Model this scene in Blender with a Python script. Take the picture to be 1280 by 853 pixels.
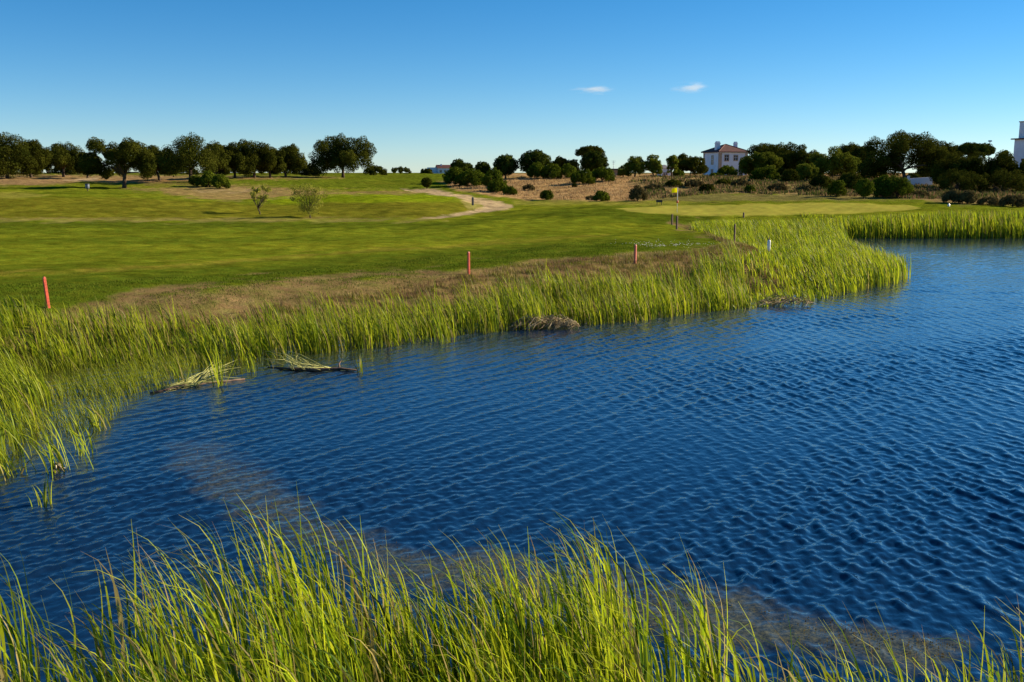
import bpy, math, random
import numpy as np
from mathutils import Vector, Matrix
R = math.radians
rng = np.random.default_rng(7)
random.seed(7)
S = bpy.context.scene
for o in list(bpy.data.objects): bpy.data.objects.remove(o)

# ------------------------------------------------------------------ camera
CH = 5.2                       # camera height over the water (z = 0)
F = 1244.0; PITCH = math.atan(211.5 / F)
cam = bpy.data.cameras.new('camera'); cam.lens = 36 * F / 1280; cam.sensor_width = 36
cam.clip_end = 20000; cam.clip_start = .1
co = bpy.data.objects.new('camera', cam); S.collection.objects.link(co)
co.location = (0, 0, CH); co.rotation_euler = (math.pi / 2 - PITCH, 0, 0); S.camera = co

# ------------------------------------------------------------------ light
SUN_EL, SUN_AZ = 24.0, 18.0    # azimuth measured from +x towards +y (behind the scene)
w = bpy.data.worlds.new('World'); S.world = w; w.use_nodes = True
wn = w.node_tree; bg = wn.nodes['Background']
sky = wn.nodes.new('ShaderNodeTexSky'); sky.sky_type = 'NISHITA'; sky.sun_disc = False
sky.sun_elevation = R(SUN_EL); sky.sun_rotation = R(90 - SUN_AZ)
sky.air_density = 0.75; sky.dust_density = 0.0; sky.ozone_density = 5.0; sky.altitude = 60
hs = wn.nodes.new('ShaderNodeHueSaturation'); hs.inputs['Saturation'].default_value = 1.25; hs.inputs['Value'].default_value = .70; hs.inputs['Hue'].default_value = .496
wn.links.new(sky.outputs[0], hs.inputs['Color']); wn.links.new(hs.outputs[0], bg.inputs[0])
bg.inputs[1].default_value = 0.10
sl = bpy.data.lights.new('sun', 'SUN'); sl.energy = 5.0; sl.angle = R(.5); sl.color = (1, .85, .62)
so = bpy.data.objects.new('sun', sl); S.collection.objects.link(so)
ts = Vector((math.cos(R(SUN_EL)) * math.cos(R(SUN_AZ)), math.cos(R(SUN_EL)) * math.sin(R(SUN_AZ)), math.sin(R(SUN_EL))))
so.rotation_euler = ts.to_track_quat('Z', 'Y').to_euler(); so.location = (60, 20, 60)
S.view_settings.view_transform = 'Standard'; S.view_settings.look = 'None'
S.view_settings.exposure = 0.9; S.view_settings.gamma = 1
S.render.engine = 'CYCLES'
S.cycles.max_bounces = 8; S.cycles.transparent_max_bounces = 8; S.cycles.volume_bounces = 4

# ------------------------------------------------------------------ geometry of the view
CP, SP = math.cos(PITCH), math.sin(PITCH)
def ray(px, py):
    a = (px - 640) / F; b = (426.5 - py) / F
    return a, CP + SP * b, -SP + CP * b          # world direction
def on_z(px, py, z=0.0):
    a, b, c = ray(px, py); t = (z - CH) / c
    return a * t, b * t
def zof(py, Y):
    a, b, c = ray(640, py); return CH + c / b * Y
def project(x, y, z):
    dz = z - CH
    f = y * CP - dz * SP; u = y * SP + dz * CP
    f = np.where(f < .05, .05, f)
    return 640 + F * x / f, 426.5 - F * u / f
def at(px, Y, py=230):
    a, b, c = ray(px, py); return a / b * Y

def sdist(x, y, poly):
    """signed distance to a polygon, negative inside"""
    P = np.asarray(poly, float); d2 = np.full(x.shape, 1e18); ins = np.zeros(x.shape, bool)
    for i in range(len(P)):
        a = P[i]; b = P[(i + 1) % len(P)]; e = b - a
        t = np.clip(((x - a[0]) * e[0] + (y - a[1]) * e[1]) / (e @ e + 1e-12), 0, 1)
        d2 = np.minimum(d2, (x - a[0] - t * e[0]) ** 2 + (y - a[1] - t * e[1]) ** 2)
        c = (a[1] > y) != (b[1] > y)
        with np.errstate(divide='ignore', invalid='ignore'):
            xi = a[0] + (y - a[1]) * e[0] / (e[1] if e[1] else 1e-12)
        ins ^= c & (x < xi)
    d = np.sqrt(d2); return np.where(ins, -d, d)

_ph = np.random.default_rng(3)
def make_noise(scale, n=14):
    k = _ph.normal(size=(n, 2)); k = k / np.linalg.norm(k, axis=1)[:, None] * _ph.uniform(.5, 1.8, n)[:, None] * 2 * math.pi / scale
    p = _ph.uniform(0, 6.28, n)
    def f(x, y):
        s = 0
        for i in range(n): s = s + np.sin(k[i, 0] * x + k[i, 1] * y + p[i])
        return s / math.sqrt(n / 2)
    return f
nz_big, nz_mid, nz_sm = make_noise(14), make_noise(4), make_noise(1.2)
nz_h, nz_px = make_noise(30), make_noise(40)

# ------------------------------------------------------------------ terrain
shore_px = [(-150, 500), (0, 462), (150, 440), (300, 428), (430, 418), (520, 408), (600, 400), (700, 393), (800, 386), (880, 374)]
LOW = [(-60, 22), (-28, 24)] + [on_z(*p) for p in shore_px] + [(12.2, 44), (14.2, 49), (14.8, 55), (14.8, 62), (14.6, 69), (15.5, 75),
       (20, 79), (26, 80.5), (45, 80.5), (70, 80), (110, 79), (170, 70), (170, 6.8), (30, 6.8), (8, 6.6), (-8, 6.4), (-20, 7), (-60, 9)]
def prof(px, pts):
    Y = [p[0] for p in pts]; Z = [p[1] if p[1] < 100 else zof(p[1], p[0]) for p in pts]
    return px, Y, Z
NEAR = [(0, 3.6), (12, 3.6), (24, 1.25)]
FAR = [(500, 4.2), (1500, 2.5), (6000, -3)]
COLS = [
 prof(-900, NEAR + [(60, 1.2), (85, 1.3), (110, 2.4), (200, 4.0), (300, 4.6)] + FAR),
 prof(0, NEAR + [(29, 1.2), (60, 1.1), (85, 275), (90, 266), (100, 248), (115, 245), (130, 241), (158, 235.5), (175, 230), (200, 223), (300, 4.5)] + FAR),
 prof(180, NEAR + [(29, 1.2), (60, 1.1), (85, 275.5), (90, 267), (102, 249), (115, 245), (130, 241), (158, 235.5), (175, 230), (200, 224), (300, 4.5)] + FAR),
 prof(323, NEAR + [(29, 1.2), (60, 1.1), (85, 275.5), (92, 269.5), (105, 256), (118, 248), (130, 245), (160, 233), (200, 223), (300, 4.5)] + FAR),
 prof(480, NEAR + [(29, 1.2), (60, 1.15), (85, 276), (88, 273), (96, 258), (104, 248), (112, 244), (125, 242.5), (150, 239), (200, 228), (300, 219.5), (350, 217.5)] + FAR),
 prof(555, NEAR + [(29, 1.2), (60, 1.2), (85, 1.2), (90, 271), (97, 261), (108, 249), (116, 246), (150, 239.5), (200, 228), (300, 219.5), (350, 217.5)] + FAR),
 prof(598, NEAR + [(29, 1.2), (60, 1.2), (85, 1.3), (95, 269), (110, 257), (120, 250), (150, 237), (200, 226), (300, 219.5), (350, 217.5)] + FAR),
 prof(640, NEAR + [(29, 1.2), (60, 1.2), (85, 1.3), (103, 262), (120, 254), (140, 243), (165, 229), (200, 221), (300, 4.3)] + FAR),
 prof(740, NEAR + [(29, 1.2), (60, 1.25), (85, 267), (100, 257), (120, 252), (128, 249.5), (165, 226), (200, 220.5), (300, 4.2)] + FAR),
 prof(850, NEAR + [(29, 1.2), (57, 1.2), (74, 1.3), (84, 267), (98, 257), (115, 251), (130, 244), (145, 237), (170, 223.5), (200, 4.2), (300, 3.9)] + FAR),
 prof(950, NEAR + [(29, 1.2), (62, 1.3), (78, 1.2), (84, 268.5), (100, 255.5), (115, 251), (130, 243), (170, 223.5), (200, 4.2), (300, 4)] + FAR),
 prof(1150, NEAR + [(29, 1), (80, 1.0), (84, 1.3), (90, 264), (102, 254.5), (115, 249.5), (130, 243), (170, 230), (210, 4), (300, 4.3)] + FAR),
 prof(1280, NEAR + [(29, 1), (80, 1.1), (84, 1.3), (92, 262), (105, 253.5), (120, 248), (170, 236), (220, 4), (300, 4.3)] + FAR),
 prof(2200, NEAR + [(29, 1.2), (84, 1.4), (120, 2.3), (170, 3.2), (300, 4.3)] + FAR)]
NT, NR = 361, 420
th_ax = np.linspace(-60, 60, NT); lr_ax = np.linspace(math.log(3), math.log(6000), NR)
_c = np.array([math.degrees(math.atan((c[0] - 640) / 1262)) for c in COLS])
_T = np.array([np.interp(np.exp(lr_ax), c[1], c[2]) for c in COLS])      # cols x NR
TAB = np.array([np.interp(th_ax, _c, _T[:, j]) for j in range(NR)])       # NR x NT
def blur(A, ax, n):
    k = np.hanning(n + 2)[1:-1]; k /= k.sum(); h = n // 2
    pad = [(0, 0), (0, 0)]; pad[ax] = (h, h); B = np.pad(A, pad, mode='edge'); out = np.zeros_like(A)
    for i in range(n):
        sl_ = [slice(None), slice(None)]; sl_[ax] = slice(i, i + A.shape[ax]); out += k[i] * B[tuple(sl_)]
    return out
TAB = blur(blur(TAB, 0, 7), 1, 9)
def ztab(x, y):
    th = np.degrees(np.arctan2(x, np.maximum(y, -1e9))); r = np.hypot(x, y)
    ye = np.clip(r * np.cos(np.radians(np.minimum(np.abs(th), 55))), 3.001, 5999)
    fi = (np.log(ye) - lr_ax[0]) / (lr_ax[1] - lr_ax[0]); fj = (np.clip(th, -59.9, 59.9) + 60) / (120 / (NT - 1))
    i = np.clip(fi.astype(int), 0, NR - 2); j = np.clip(fj.astype(int), 0, NT - 2); a = fi - i; b = fj - j
    return (TAB[i, j] * (1 - a) * (1 - b) + TAB[i + 1, j] * a * (1 - b) + TAB[i, j + 1] * (1 - a) * b + TAB[i + 1, j + 1] * a * b)
def lowd(x, y): return sdist(x, y, LOW)
def zg(x, y):
    x = np.asarray(x, float); y = np.asarray(y, float)
    z = ztab(x, y); d = lowd(x, y)
    W = np.where(y < 70, np.interp(x, [7, 12], [6.0, 2.6]), 4.5); W = np.where(y < 14, 4.2, W)
    t = np.clip(d / W, 0, 1); k = 1 - (1 - t) ** 1.7
    r = np.hypot(x, y)
    bump = (.035 * nz_mid(x, y) + .012 * nz_sm(x, y) + .05 * nz_big(x, y)) * np.interp(r, [8, 60, 300], [1, .9, 2.2])
    z = np.where(d > 0, z * k + bump * np.clip(d / 2, 0, 1), -np.clip(-d * .3, 0, .9))
    return z
def zg1(x, y): return float(zg(np.array([x]), np.array([y]))[0])
def find_Y(px, py, lo=60, hi=420):
    Y = np.linspace(lo, hi, 1400); X = np.array([at(px, q, py) for q in Y]); Z = zg(X, Y)
    _, q = project(X, Y, Z); k = np.where(q <= py)[0]
    return float(Y[k[0]]) if len(k) else hi

# ------------------------------------------------------------------ helpers
def tag(o, label=None, cat=None, group=None, kind=None):
    if label: o['label'] = label
    if cat: o['category'] = cat
    if group: o['group'] = group
    if kind: o['kind'] = kind
    return o
def empty(name, loc, rz=0):
    o = bpy.data.objects.new(name, None); S.collection.objects.link(o)
    o.location = loc; o.rotation_euler = (0, 0, rz); o.empty_display_size = .2; return o
def mesh_np(name, V, Fc, mat, parent=None, cols=None, smooth=False):
    V = np.asarray(V, np.float32); Fc = np.asarray(Fc, np.int32); me = bpy.data.meshes.new(name); k = Fc.shape[1]
    me.vertices.add(len(V)); me.vertices.foreach_set('co', V.ravel())
    me.loops.add(Fc.size); me.loops.foreach_set('vertex_index', Fc.ravel())
    me.polygons.add(len(Fc)); me.polygons.foreach_set('loop_start', np.arange(0, Fc.size, k, dtype=np.int32))
    if smooth: me.polygons.foreach_set('use_smooth', np.ones(len(Fc), bool))
    me.update(calc_edges=True)
    if cols is not None:
        for nm, c in cols.items():
            c = np.asarray(c, np.float32)
            if c.ndim == 2:
                a = me.color_attributes.new(nm, 'FLOAT_COLOR', 'POINT')
                a.data.foreach_set('color', np.hstack([c, np.ones((len(c), 1), np.float32)]).ravel())
            else:
                a = me.attributes.new(nm, 'FLOAT', 'POINT'); a.data.foreach_set('value', c)
    if mat: me.materials.append(mat)
    o = bpy.data.objects.new(name, me); S.collection.objects.link(o)
    if parent: o.parent = parent
    return o
class MB:
    def __init__(s): s.v = []; s.f = []
    def add(s, vs, fs):
        n = len(s.v); s.v += [tuple(q) for q in vs]; s.f += [tuple(i + n for i in q) for q in fs]; return s
    def box(s, c, d, M=None, taper=1.0):
        x, y, z = [q / 2 for q in d]; vs = []
        for sz in (-1, 1):
            k = taper if sz > 0 else 1
            for sx, sy in ((-1, -1), (1, -1), (1, 1), (-1, 1)):
                p = Vector((sx * x * k, sy * y * k, sz * z))
                if M: p = M @ p
                vs.append(p + Vector(c))
        return s.add(vs, [(3, 2, 1, 0), (4, 5, 6, 7), (0, 1, 5, 4), (1, 2, 6, 5), (2, 3, 7, 6), (3, 0, 4, 7)])
    def tube(s, pts, rad, n=8, cap=True):
        rings = []; pts = [Vector(p) for p in pts]
        for i, p in enumerate(pts):
            d = (pts[min(i + 1, len(pts) - 1)] - pts[max(i - 1, 0)]); d = d.normalized() if d.length > 1e-9 else Vector((0, 0, 1))
            u = d.cross(Vector((0, 1, .013)) if abs(d.y) < .9 else Vector((1, 0, 0))).normalized(); v = d.cross(u)
            r = rad[i] if hasattr(rad, '__len__') else rad
            rings.append([p + (u * math.cos(a) + v * math.sin(a)) * r for a in [2 * math.pi * k / n for k in range(n)]])
        fs = []
        for i in range(len(pts) - 1):
            for k in range(n): fs.append((i * n + k, i * n + (k + 1) % n, (i + 1) * n + (k + 1) % n, (i + 1) * n + k))
        if cap: fs += [tuple(range(n))[::-1], tuple(range((len(pts) - 1) * n, len(pts) * n))]
        return s.add([q for r in rings for q in r], fs)
    def build(s, name, mat, parent=None, smooth=False, bevel=0):
        me = bpy.data.meshes.new(name); me.from_pydata(s.v, [], s.f); me.update()
        if smooth: me.polygons.foreach_set('use_smooth', [True] * len(me.polygons))
        me.materials.append(mat); o = bpy.data.objects.new(name, me); S.collection.objects.link(o)
        if bevel:
            b = o.modifiers.new('bevel', 'BEVEL'); b.width = bevel; b.segments = 2
        if parent: o.parent = parent
        return o

# ------------------------------------------------------------------ materials
def newmat(name):
    m = bpy.data.materials.new(name); m.use_nodes = True; nt = m.node_tree; return m, nt, nt.nodes['Principled BSDF']
def L(nt, a, b): nt.links.new(a, b)
def noise(nt, scale, detail=4, rough=.6, vec=None, dist=0):
    n = nt.nodes.new('ShaderNodeTexNoise'); n.inputs['Scale'].default_value = scale; n.inputs['Detail'].default_value = detail
    n.inputs['Roughness'].default_value = rough; n.inputs['Distortion'].default_value = dist
    if vec is not None: L(nt, vec, n.inputs['Vector'])
    return n
def mapping(nt, src, scale, rz=0):
    m = nt.nodes.new('ShaderNodeMapping'); m.vector_type = 'TEXTURE'; m.inputs['Scale'].default_value = tuple(1 / q for q in scale); m.inputs['Rotation'].default_value = (0, 0, rz)
    L(nt, src, m.inputs['Vector']); return m.outputs[0]
def math_(nt, op, a, b=None, clamp=False):
    m = nt.nodes.new('ShaderNodeMath'); m.operation = op; m.use_clamp = clamp
    for i, v in enumerate((a, b)):
        if v is None: continue
        if isinstance(v, (int, float)): m.inputs[i].default_value = v
        else: L(nt, v, m.inputs[i])
    return m.outputs[0]
def maprange(nt, v, a, b, c, d):
    m = nt.nodes.new('ShaderNodeMapRange'); L(nt, v, m.inputs[0])
    for i, q in enumerate((a, b, c, d)): m.inputs[i + 1].default_value = q
    return m.outputs[0]
def mixc(nt, f, a, b, mode='MIX'):
    m = nt.nodes.new('ShaderNodeMix'); m.data_type = 'RGBA'; m.blend_type = mode
    if isinstance(f, (int, float)): m.inputs[0].default_value = f
    else: L(nt, f, m.inputs[0])
    for i, v in ((6, a), (7, b)):
        if isinstance(v, tuple): m.inputs[i].default_value = (*v, 1)
        else: L(nt, v, m.inputs[i])
    return m.outputs[2]
def simple(name, col, rough=.8, nscale=8, amt=.25, bump=.0, metal=0):
    m, nt, p = newmat(name); g = nt.nodes.new('ShaderNodeNewGeometry'); tc = nt.nodes.new('ShaderNodeTexCoord')
    n = noise(nt, nscale, 5, .6, tc.outputs['Object'])
    v = maprange(nt, n.outputs[0], .3, .7, 1 - amt, 1 + amt)
    mv = nt.nodes.new('ShaderNodeVectorMath'); mv.operation = 'SCALE'; mv.inputs[0].default_value = col; L(nt, v, mv.inputs['Scale'])
    L(nt, mv.outputs[0], p.inputs['Base Color']); p.inputs['Roughness'].default_value = rough; p.inputs['Metallic'].default_value = metal
    if bump:
        b = nt.nodes.new('ShaderNodeBump'); b.inputs['Strength'].default_value = bump; b.inputs['Distance'].default_value = .02
        L(nt, n.outputs[0], b.inputs['Height']); L(nt, b.outputs[0], p.inputs['Normal'])
    return m
def leafmat(name, col, col2, trans=.3, nscale=1.0, attr=None, rough=.6, hi=1.35, lo=.6):
    m, nt, p = newmat(name)
    if attr:
        a = nt.nodes.new('ShaderNodeVertexColor'); a.layer_name = attr; c = a.outputs[0]
    else:
        g = nt.nodes.new('ShaderNodeNewGeometry'); oi = nt.nodes.new('ShaderNodeObjectInfo')
        n = noise(nt, nscale, 3, .6, g.outputs['Position'])
        f = maprange(nt, n.outputs[0], .35, .65, 0, 1)
        c = mixc(nt, f, col, col2)
        k = math_(nt, 'MULTIPLY', maprange(nt, g.outputs['Random Per Island'], 0, 1, lo, hi), maprange(nt, oi.outputs['Random'], 0, 1, .85, 1.15))
        mv = nt.nodes.new('ShaderNodeVectorMath'); mv.operation = 'SCALE'; L(nt, c, mv.inputs[0]); L(nt, k, mv.inputs['Scale']); c = mv.outputs[0]
    L(nt, c, p.inputs['Base Color']); p.inputs['Roughness'].default_value = rough
    p.inputs['Specular IOR Level'].default_value = .10 if attr == 'col' and trans > .4 else 0
    t = nt.nodes.new('ShaderNodeBsdfTranslucent'); L(nt, c, t.inputs[0])
    ms = nt.nodes.new('ShaderNodeMixShader'); ms.inputs[0].default_value = trans
    L(nt, p.outputs[0], ms.inputs[1]); L(nt, t.outputs[0], ms.inputs[2]); L(nt, ms.outputs[0], nt.nodes['Material Output'].inputs[0])
    return m
M_reed = leafmat('reed blades', None, None, .5, attr='col', rough=.42)
M_grass = leafmat('grass blades', None, None, .25, attr='col', rough=.8)
M_oak = leafmat('oak foliage', (.027, .036, .005), (.085, .090, .011), .22, .35)
M_pine = leafmat('pine foliage', (.030, .046, .007), (.075, .095, .012), .18, .5)
M_green = leafmat('bright foliage', (.085, .11, .012), (.17, .19, .02), .3, .5)
M_bush = leafmat('broom foliage', (.05, .075, .007), (.12, .15, .012), .22, .6)
M_dryb = leafmat('dry shrub foliage', (.09, .075, .03), (.14, .11, .04), .2, .6)
M_young = leafmat('young tree foliage', (.20, .22, .03), (.34, .32, .06), .4, 1.2)
M_bark = simple('bark', (.075, .05, .032), .95, 3, .4, .6)
M_white = simple('white render wall', (.66, .70, .76), .8, .8, .08)
M_roof = simple('clay roof tiles', (.085, .024, .016), .8, 1.2, .35)
M_stone = simple('tan stone', (.42, .30, .20), .85, 3, .15)
M_dark = simple('dark paint', (.02, .02, .022), .5, 5, .2)
M_glass = simple('window glass', (.03, .035, .045), .12, 2, .2)
M_red = simple('red stake paint', (.60, .09, .045), .5, 14, .35)
M_pink = simple('faded red stake paint', (.50, .12, .08), .6, 14, .3)
M_wood = simple('weathered wood', (.12, .075, .05), .85, 12, .4, .4)
M_yellow = leafmat('yellow flag cloth', (.92, .80, .006), (.9, .76, .006), .5, 2, hi=1, lo=1)
M_wpaint = simple('white paint', (.78, .78, .76), .45, 10, .1)
M_metal = simple('grey metal', (.33, .35, .37), .4, 6, .15, metal=.5)
M_straw = leafmat('dead straw', (.56, .47, .29), (.34, .25, .13), .1, 5, hi=1.3, lo=.35)

# ------------------------------------------------------------------ ground
th = np.concatenate([np.arange(-180, -46, 6), np.arange(-46, -32, .6), np.arange(-32, 32, .075), np.arange(32, 46, .6), np.arange(46, 181, 6)])
r1 = np.geomspace(.8, 9, 26)[:-1]; r2 = np.geomspace(9, 34, 60)[:-1]; r3 = np.geomspace(34, 420, 470)[:-1]; r4 = np.geomspace(420, 9000, 26)
rr = np.concatenate([r1, r2, r3, r4]); TH, RR = np.meshgrid(np.radians(th), rr)
X = RR * np.sin(TH); Y = RR * np.cos(TH); Z = zg(X, Y)
PX, PY = project(X, Y, Z); PX = np.where(Y > 3, PX, -5000); PY = np.where(Y > 3, PY, 5000)
PXw = PX; PYn = PY + .5 * nz_px(PX, PY * 5)
def m_(poly, feather=2.0, jit=0.0, ky=1.0):
    P = np.array(poly, float); P[:, 1] *= ky
    j = jit * (nz_mid(X, Y) + .6 * nz_sm(X, Y)) if jit else 0
    d = sdist(PXw, PYn * ky, P) + j
    return np.clip(.5 - d / feather, 0, 1)
c_fair = np.array([.120, .155, .010]); c_fair2 = np.array([.155, .182, .012]); c_rough = np.array([.060, .090, .007]); c_olive = np.array([.135, .135, .012])
c_green = np.array([.30, .29, .045]); c_sand = np.array([.40, .305, .165]); c_dry = np.array([.27, .17, .08]); c_dryf = np.array([.36, .235, .10]); c_scrub = np.array([.10, .085, .03])
c_brown = np.array([.22, .155, .065]); c_mud = np.array([.06, .055, .03])
C = np.zeros(X.shape + (3,)); C[:] = c_fair
def bl(mask, col, k=1.0): C[:] = C * (1 - k * mask[..., None]) + np.asarray(col) * k * mask[..., None]
far = np.clip((RR - 130) / 60, 0, 1)
# mowing bands running across the fairway, broad blotches
band = np.sin(Y * .62 + X * .05 + .8 * nz_big(X, Y)) * .5 + .5
bl(np.clip(band * .7 + .3 * nz_big(X * .4, Y) , 0, 1), c_fair2, .55)
bl(np.clip(nz_big(X * .25, Y * .8) * .6, 0, 1), [.17, .175, .012], .35)
bl(np.clip(-nz_big(X * .3 + 50, Y) * .5, 0, 1), c_rough, .55)
# dark green rough strip beyond the fairway and by the bank
bl(m_([(-900, 277), (560, 277), (700, 262), (770, 259), (870, 270), (900, 272), (860, 290), (760, 272), (650, 273), (560, 286), (-900, 287)], 5, 1), c_rough, .75)
bl(m_([(-900, 347), (0, 341), (200, 331), (400, 317), (600, 304), (760, 293), (760, 295), (600, 307), (400, 321), (200, 335.5), (0, 346), (-900, 353)], 4, 1.5), [.27, .22, .03], .55)
bl(m_([(-900, 352), (0, 348), (200, 337), (400, 322), (600, 308), (760, 296), (880, 291), (900, 300), (880, 330), (560, 342), (250, 360), (120, 380), (0, 400), (-900, 430)], 9, 2), c_rough * 1.1, .8)
# olive slope of the tee mound, bright plateau
bl(m_([(-900, 247), (150, 247), (330, 256), (380, 256), (400, 251), (580, 253), (592, 262), (540, 272), (300, 275), (-900, 275)], 3, .6), c_olive, .85)
bl(m_([(330, 247), (400, 243), (520, 242), (570, 247), (560, 252), (480, 253), (340, 255)], 3, .4), [.15, .21, .007], .9)
bl(m_([(-900, 240), (30, 240), (70, 244), (30, 248), (-900, 249)], 2, .3), c_green * .8, .8)
bl(m_([(-900, 273), (300, 273), (540, 273.5), (560, 276), (300, 277.5), (-900, 276.5)], 2.5, .9), [.27, .225, .07], .55)
# dry hill and scrub
bl(m_([(545, 226), (600, 214), (700, 214), (850, 214), (1000, 214), (1500, 214), (1500, 262), (1200, 254), (1110, 247), (1010, 245), (900, 242), (860, 244), (800, 252), (700, 251.5), (655, 250), (600, 243), (565, 237)], 3, .6), c_dryf, .95)
bl(m_([(790, 224), (900, 221), (1500, 221), (1500, 262), (1200, 254), (1110, 247), (900, 243), (850, 245), (800, 249)], 8, 2), c_scrub * 1.6, .8)
bl(m_([(790, 251), (860, 244), (1000, 243), (1120, 246), (1120, 250), (1000, 251), (860, 253)], 3, .6), [.15, .13, .045], .8)
bl(m_([(640, 251), (800, 251.5), (860, 254), (840, 257), (700, 257), (645, 258)], 3, .5), [.24, .23, .04], .6)
bl(m_([(-900, 215), (560, 215), (560, 240), (480, 238), (300, 230), (-900, 236)], 3, 1), c_rough * 1.15, .6)  # far left fairway: turf darkened, shade of its shadow bands blended into the colour
# sandy patches and the tan ground below the left oaks
bl(m_([(150, 236), (290, 231), (420, 239), (540, 238), (520, 243), (420, 243.5), (330, 248), (300, 252), (240, 248), (200, 241)], 3, 1.2), c_dry * 1.1, .62)
bl(m_([(240, 238), (330, 236), (310, 240), (250, 241)], 2, 1), c_sand, .4)
bl(m_([(-900, 220), (110, 218), (420, 221.5), (430, 223), (240, 226), (180, 230), (110, 228), (50, 232), (-900, 233)], 2.5, .8), c_dry * 1.1, .8)
bl(m_([(80, 226), (118, 221.5), (128, 221.5), (122, 224.5), (100, 227)], 1.5, .4), c_sand, .8)
bl(m_([(180, 226), (235, 225), (240, 232), (180, 232)], 3, .8), c_brown * .6, .6)
mk_path = m_([(500, 236), (545, 236.8), (575, 243), (610, 249.5), (640, 257), (642, 260), (608, 265.8), (565, 272), (520, 274.5), (560, 269.5), (590, 263.5), (604, 258), (566, 246.5), (510, 239.5)], 1.6, .5)
bl(mk_path, c_sand, .95)
bl(m_([(575, 250), (600, 254), (603, 261), (585, 262)], 2, .5), [.3, .26, .08], .6)
mk_green = m_([(768, 261.5), (800, 259), (850, 257), (950, 255.2), (1050, 254.2), (1130, 256), (1152, 260), (1120, 264.5), (1050, 267.5), (950, 269.5), (870, 270), (810, 267)], .9)
bl(mk_green, c_green, .95)
# dry bank above the reeds
dry = m_([(95, 384), (180, 366), (250, 357), (400, 346), (560, 339), (650, 329), (760, 321), (830, 318), (880, 313), (930, 308), (905, 298), (850, 285), (838, 279), (872, 284), (915, 294), (950, 304), (985, 325), (1010, 370), (600, 420), (300, 440), (0, 430)], 7, 3)
bl(dry, c_brown, .9)
bl(np.clip(nz_sm(X, Y) * .5 + .2, 0, 1) * dry, [.12, .14, .02], .5)
ld = lowd(X, Y)
bl(np.clip(.9 - ld / 2.0, 0, 1), c_mud, .9)
bl(far * np.clip(nz_h(X, Y) * .5, 0, 1), c_olive * .9, .4)
bl(np.clip((RR - 420) / 100, 0, 1), [.10, .10, .03], .8)
near = np.clip((12 - RR) / 4, 0, 1); bl(near, [.10, .10, .03], .8)
nth, nr = len(th), len(rr)
I = np.arange(nr * nth).reshape(nr, nth)
Fq = np.stack([I[:-1, :-1], I[:-1, 1:], I[1:, 1:], I[1:, :-1]], -1).reshape(-1, 4)[:, ::-1]
V = np.stack([X, Y, Z], -1).reshape(-1, 3); Cf = C.reshape(-1, 3)
fm = lambda m: (m.reshape(-1)[Fq].mean(1) > .5)
rough_at = (1 - .8 * mk_green).reshape(-1)
M_ground, nt, p = newmat('turf and soil')
vc = nt.nodes.new('ShaderNodeVertexColor'); vc.layer_name = 'col'
g = nt.nodes.new('ShaderNodeNewGeometry'); at_ = nt.nodes.new('ShaderNodeAttribute'); at_.attribute_name = 'rough'
n1 = noise(nt, 9, 6, .75, g.outputs['Position']); n2 = noise(nt, .9, 5, .65, g.outputs['Position']); n3 = noise(nt, 45, 3, .7, g.outputs['Position'])
k1 = maprange(nt, n1.outputs[0], .3, .7, .62, 1.38); k2 = maprange(nt, n2.outputs[0], .3, .7, .66, 1.34); k3 = maprange(nt, n3.outputs[0], .3, .7, .8, 1.2)
n5 = noise(nt, .7, 4, .65, mapping(nt, g.outputs['Position'], (.22, 1.1, 1), R(-8)), .5); k5 = maprange(nt, n5.outputs[0], .3, .7, .76, 1.24)
k = math_(nt, 'MULTIPLY', math_(nt, 'MULTIPLY', k1, math_(nt, 'MULTIPLY', k2, k5)), k3)
kk = nt.nodes.new('ShaderNodeMix'); kk.data_type = 'FLOAT'; L(nt, at_.outputs['Fac'], kk.inputs[0]); kk.inputs[2].default_value = 1; L(nt, k, kk.inputs[3])
mv = nt.nodes.new('ShaderNodeVectorMath'); mv.operation = 'SCALE'; L(nt, vc.outputs[0], mv.inputs[0]); L(nt, kk.outputs[0], mv.inputs['Scale'])
n4 = noise(nt, 2.2, 4, .6, g.outputs['Position'])
hsn = nt.nodes.new('ShaderNodeHueSaturation'); L(nt, mv.outputs[0], hsn.inputs['Color']); L(nt, maprange(nt, n4.outputs[0], .3, .7, .472, .512), hsn.inputs['Hue'])
L(nt, hsn.outputs[0], p.inputs['Base Color']); p.inputs['Roughness'].default_value = 1; p.inputs['Specular IOR Level'].default_value = 0
b = nt.nodes.new('ShaderNodeBump'); b.inputs['Distance'].default_value = .05; L(nt, math_(nt, 'MULTIPLY', at_.outputs['Fac'], .9), b.inputs['Strength'])
L(nt, n1.outputs[0], b.inputs['Height']); L(nt, b.outputs[0], p.inputs['Normal'])
def sub(name, sel):
    f = Fq[sel]; u, inv = np.unique(f, return_inverse=True)
    o = mesh_np(name, V[u], inv.reshape(f.shape), M_ground, cols={'col': Cf[u], 'rough': rough_at[u]}, smooth=True)
    return tag(o, kind='structure')
s_g = fm(mk_green); s_p = fm(mk_path) & ~s_g
sub('ground', ~(s_g | s_p)); sub('putting_green', s_g); sub('sandy_path', s_p)
# fill the small hole below the camera
ring = V[:nth]; c0 = np.array([[0, 0, ring[:, 2].mean()]])
hole = mesh_np('ground', np.vstack([ring, c0]), [(i + 1, i, nth) for i in range(nth - 1)], M_ground, cols={'col': np.tile([.1, .1, .03], (nth + 1, 1)), 'rough': np.ones(nth + 1)})
tag(hole, kind='structure')

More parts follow.
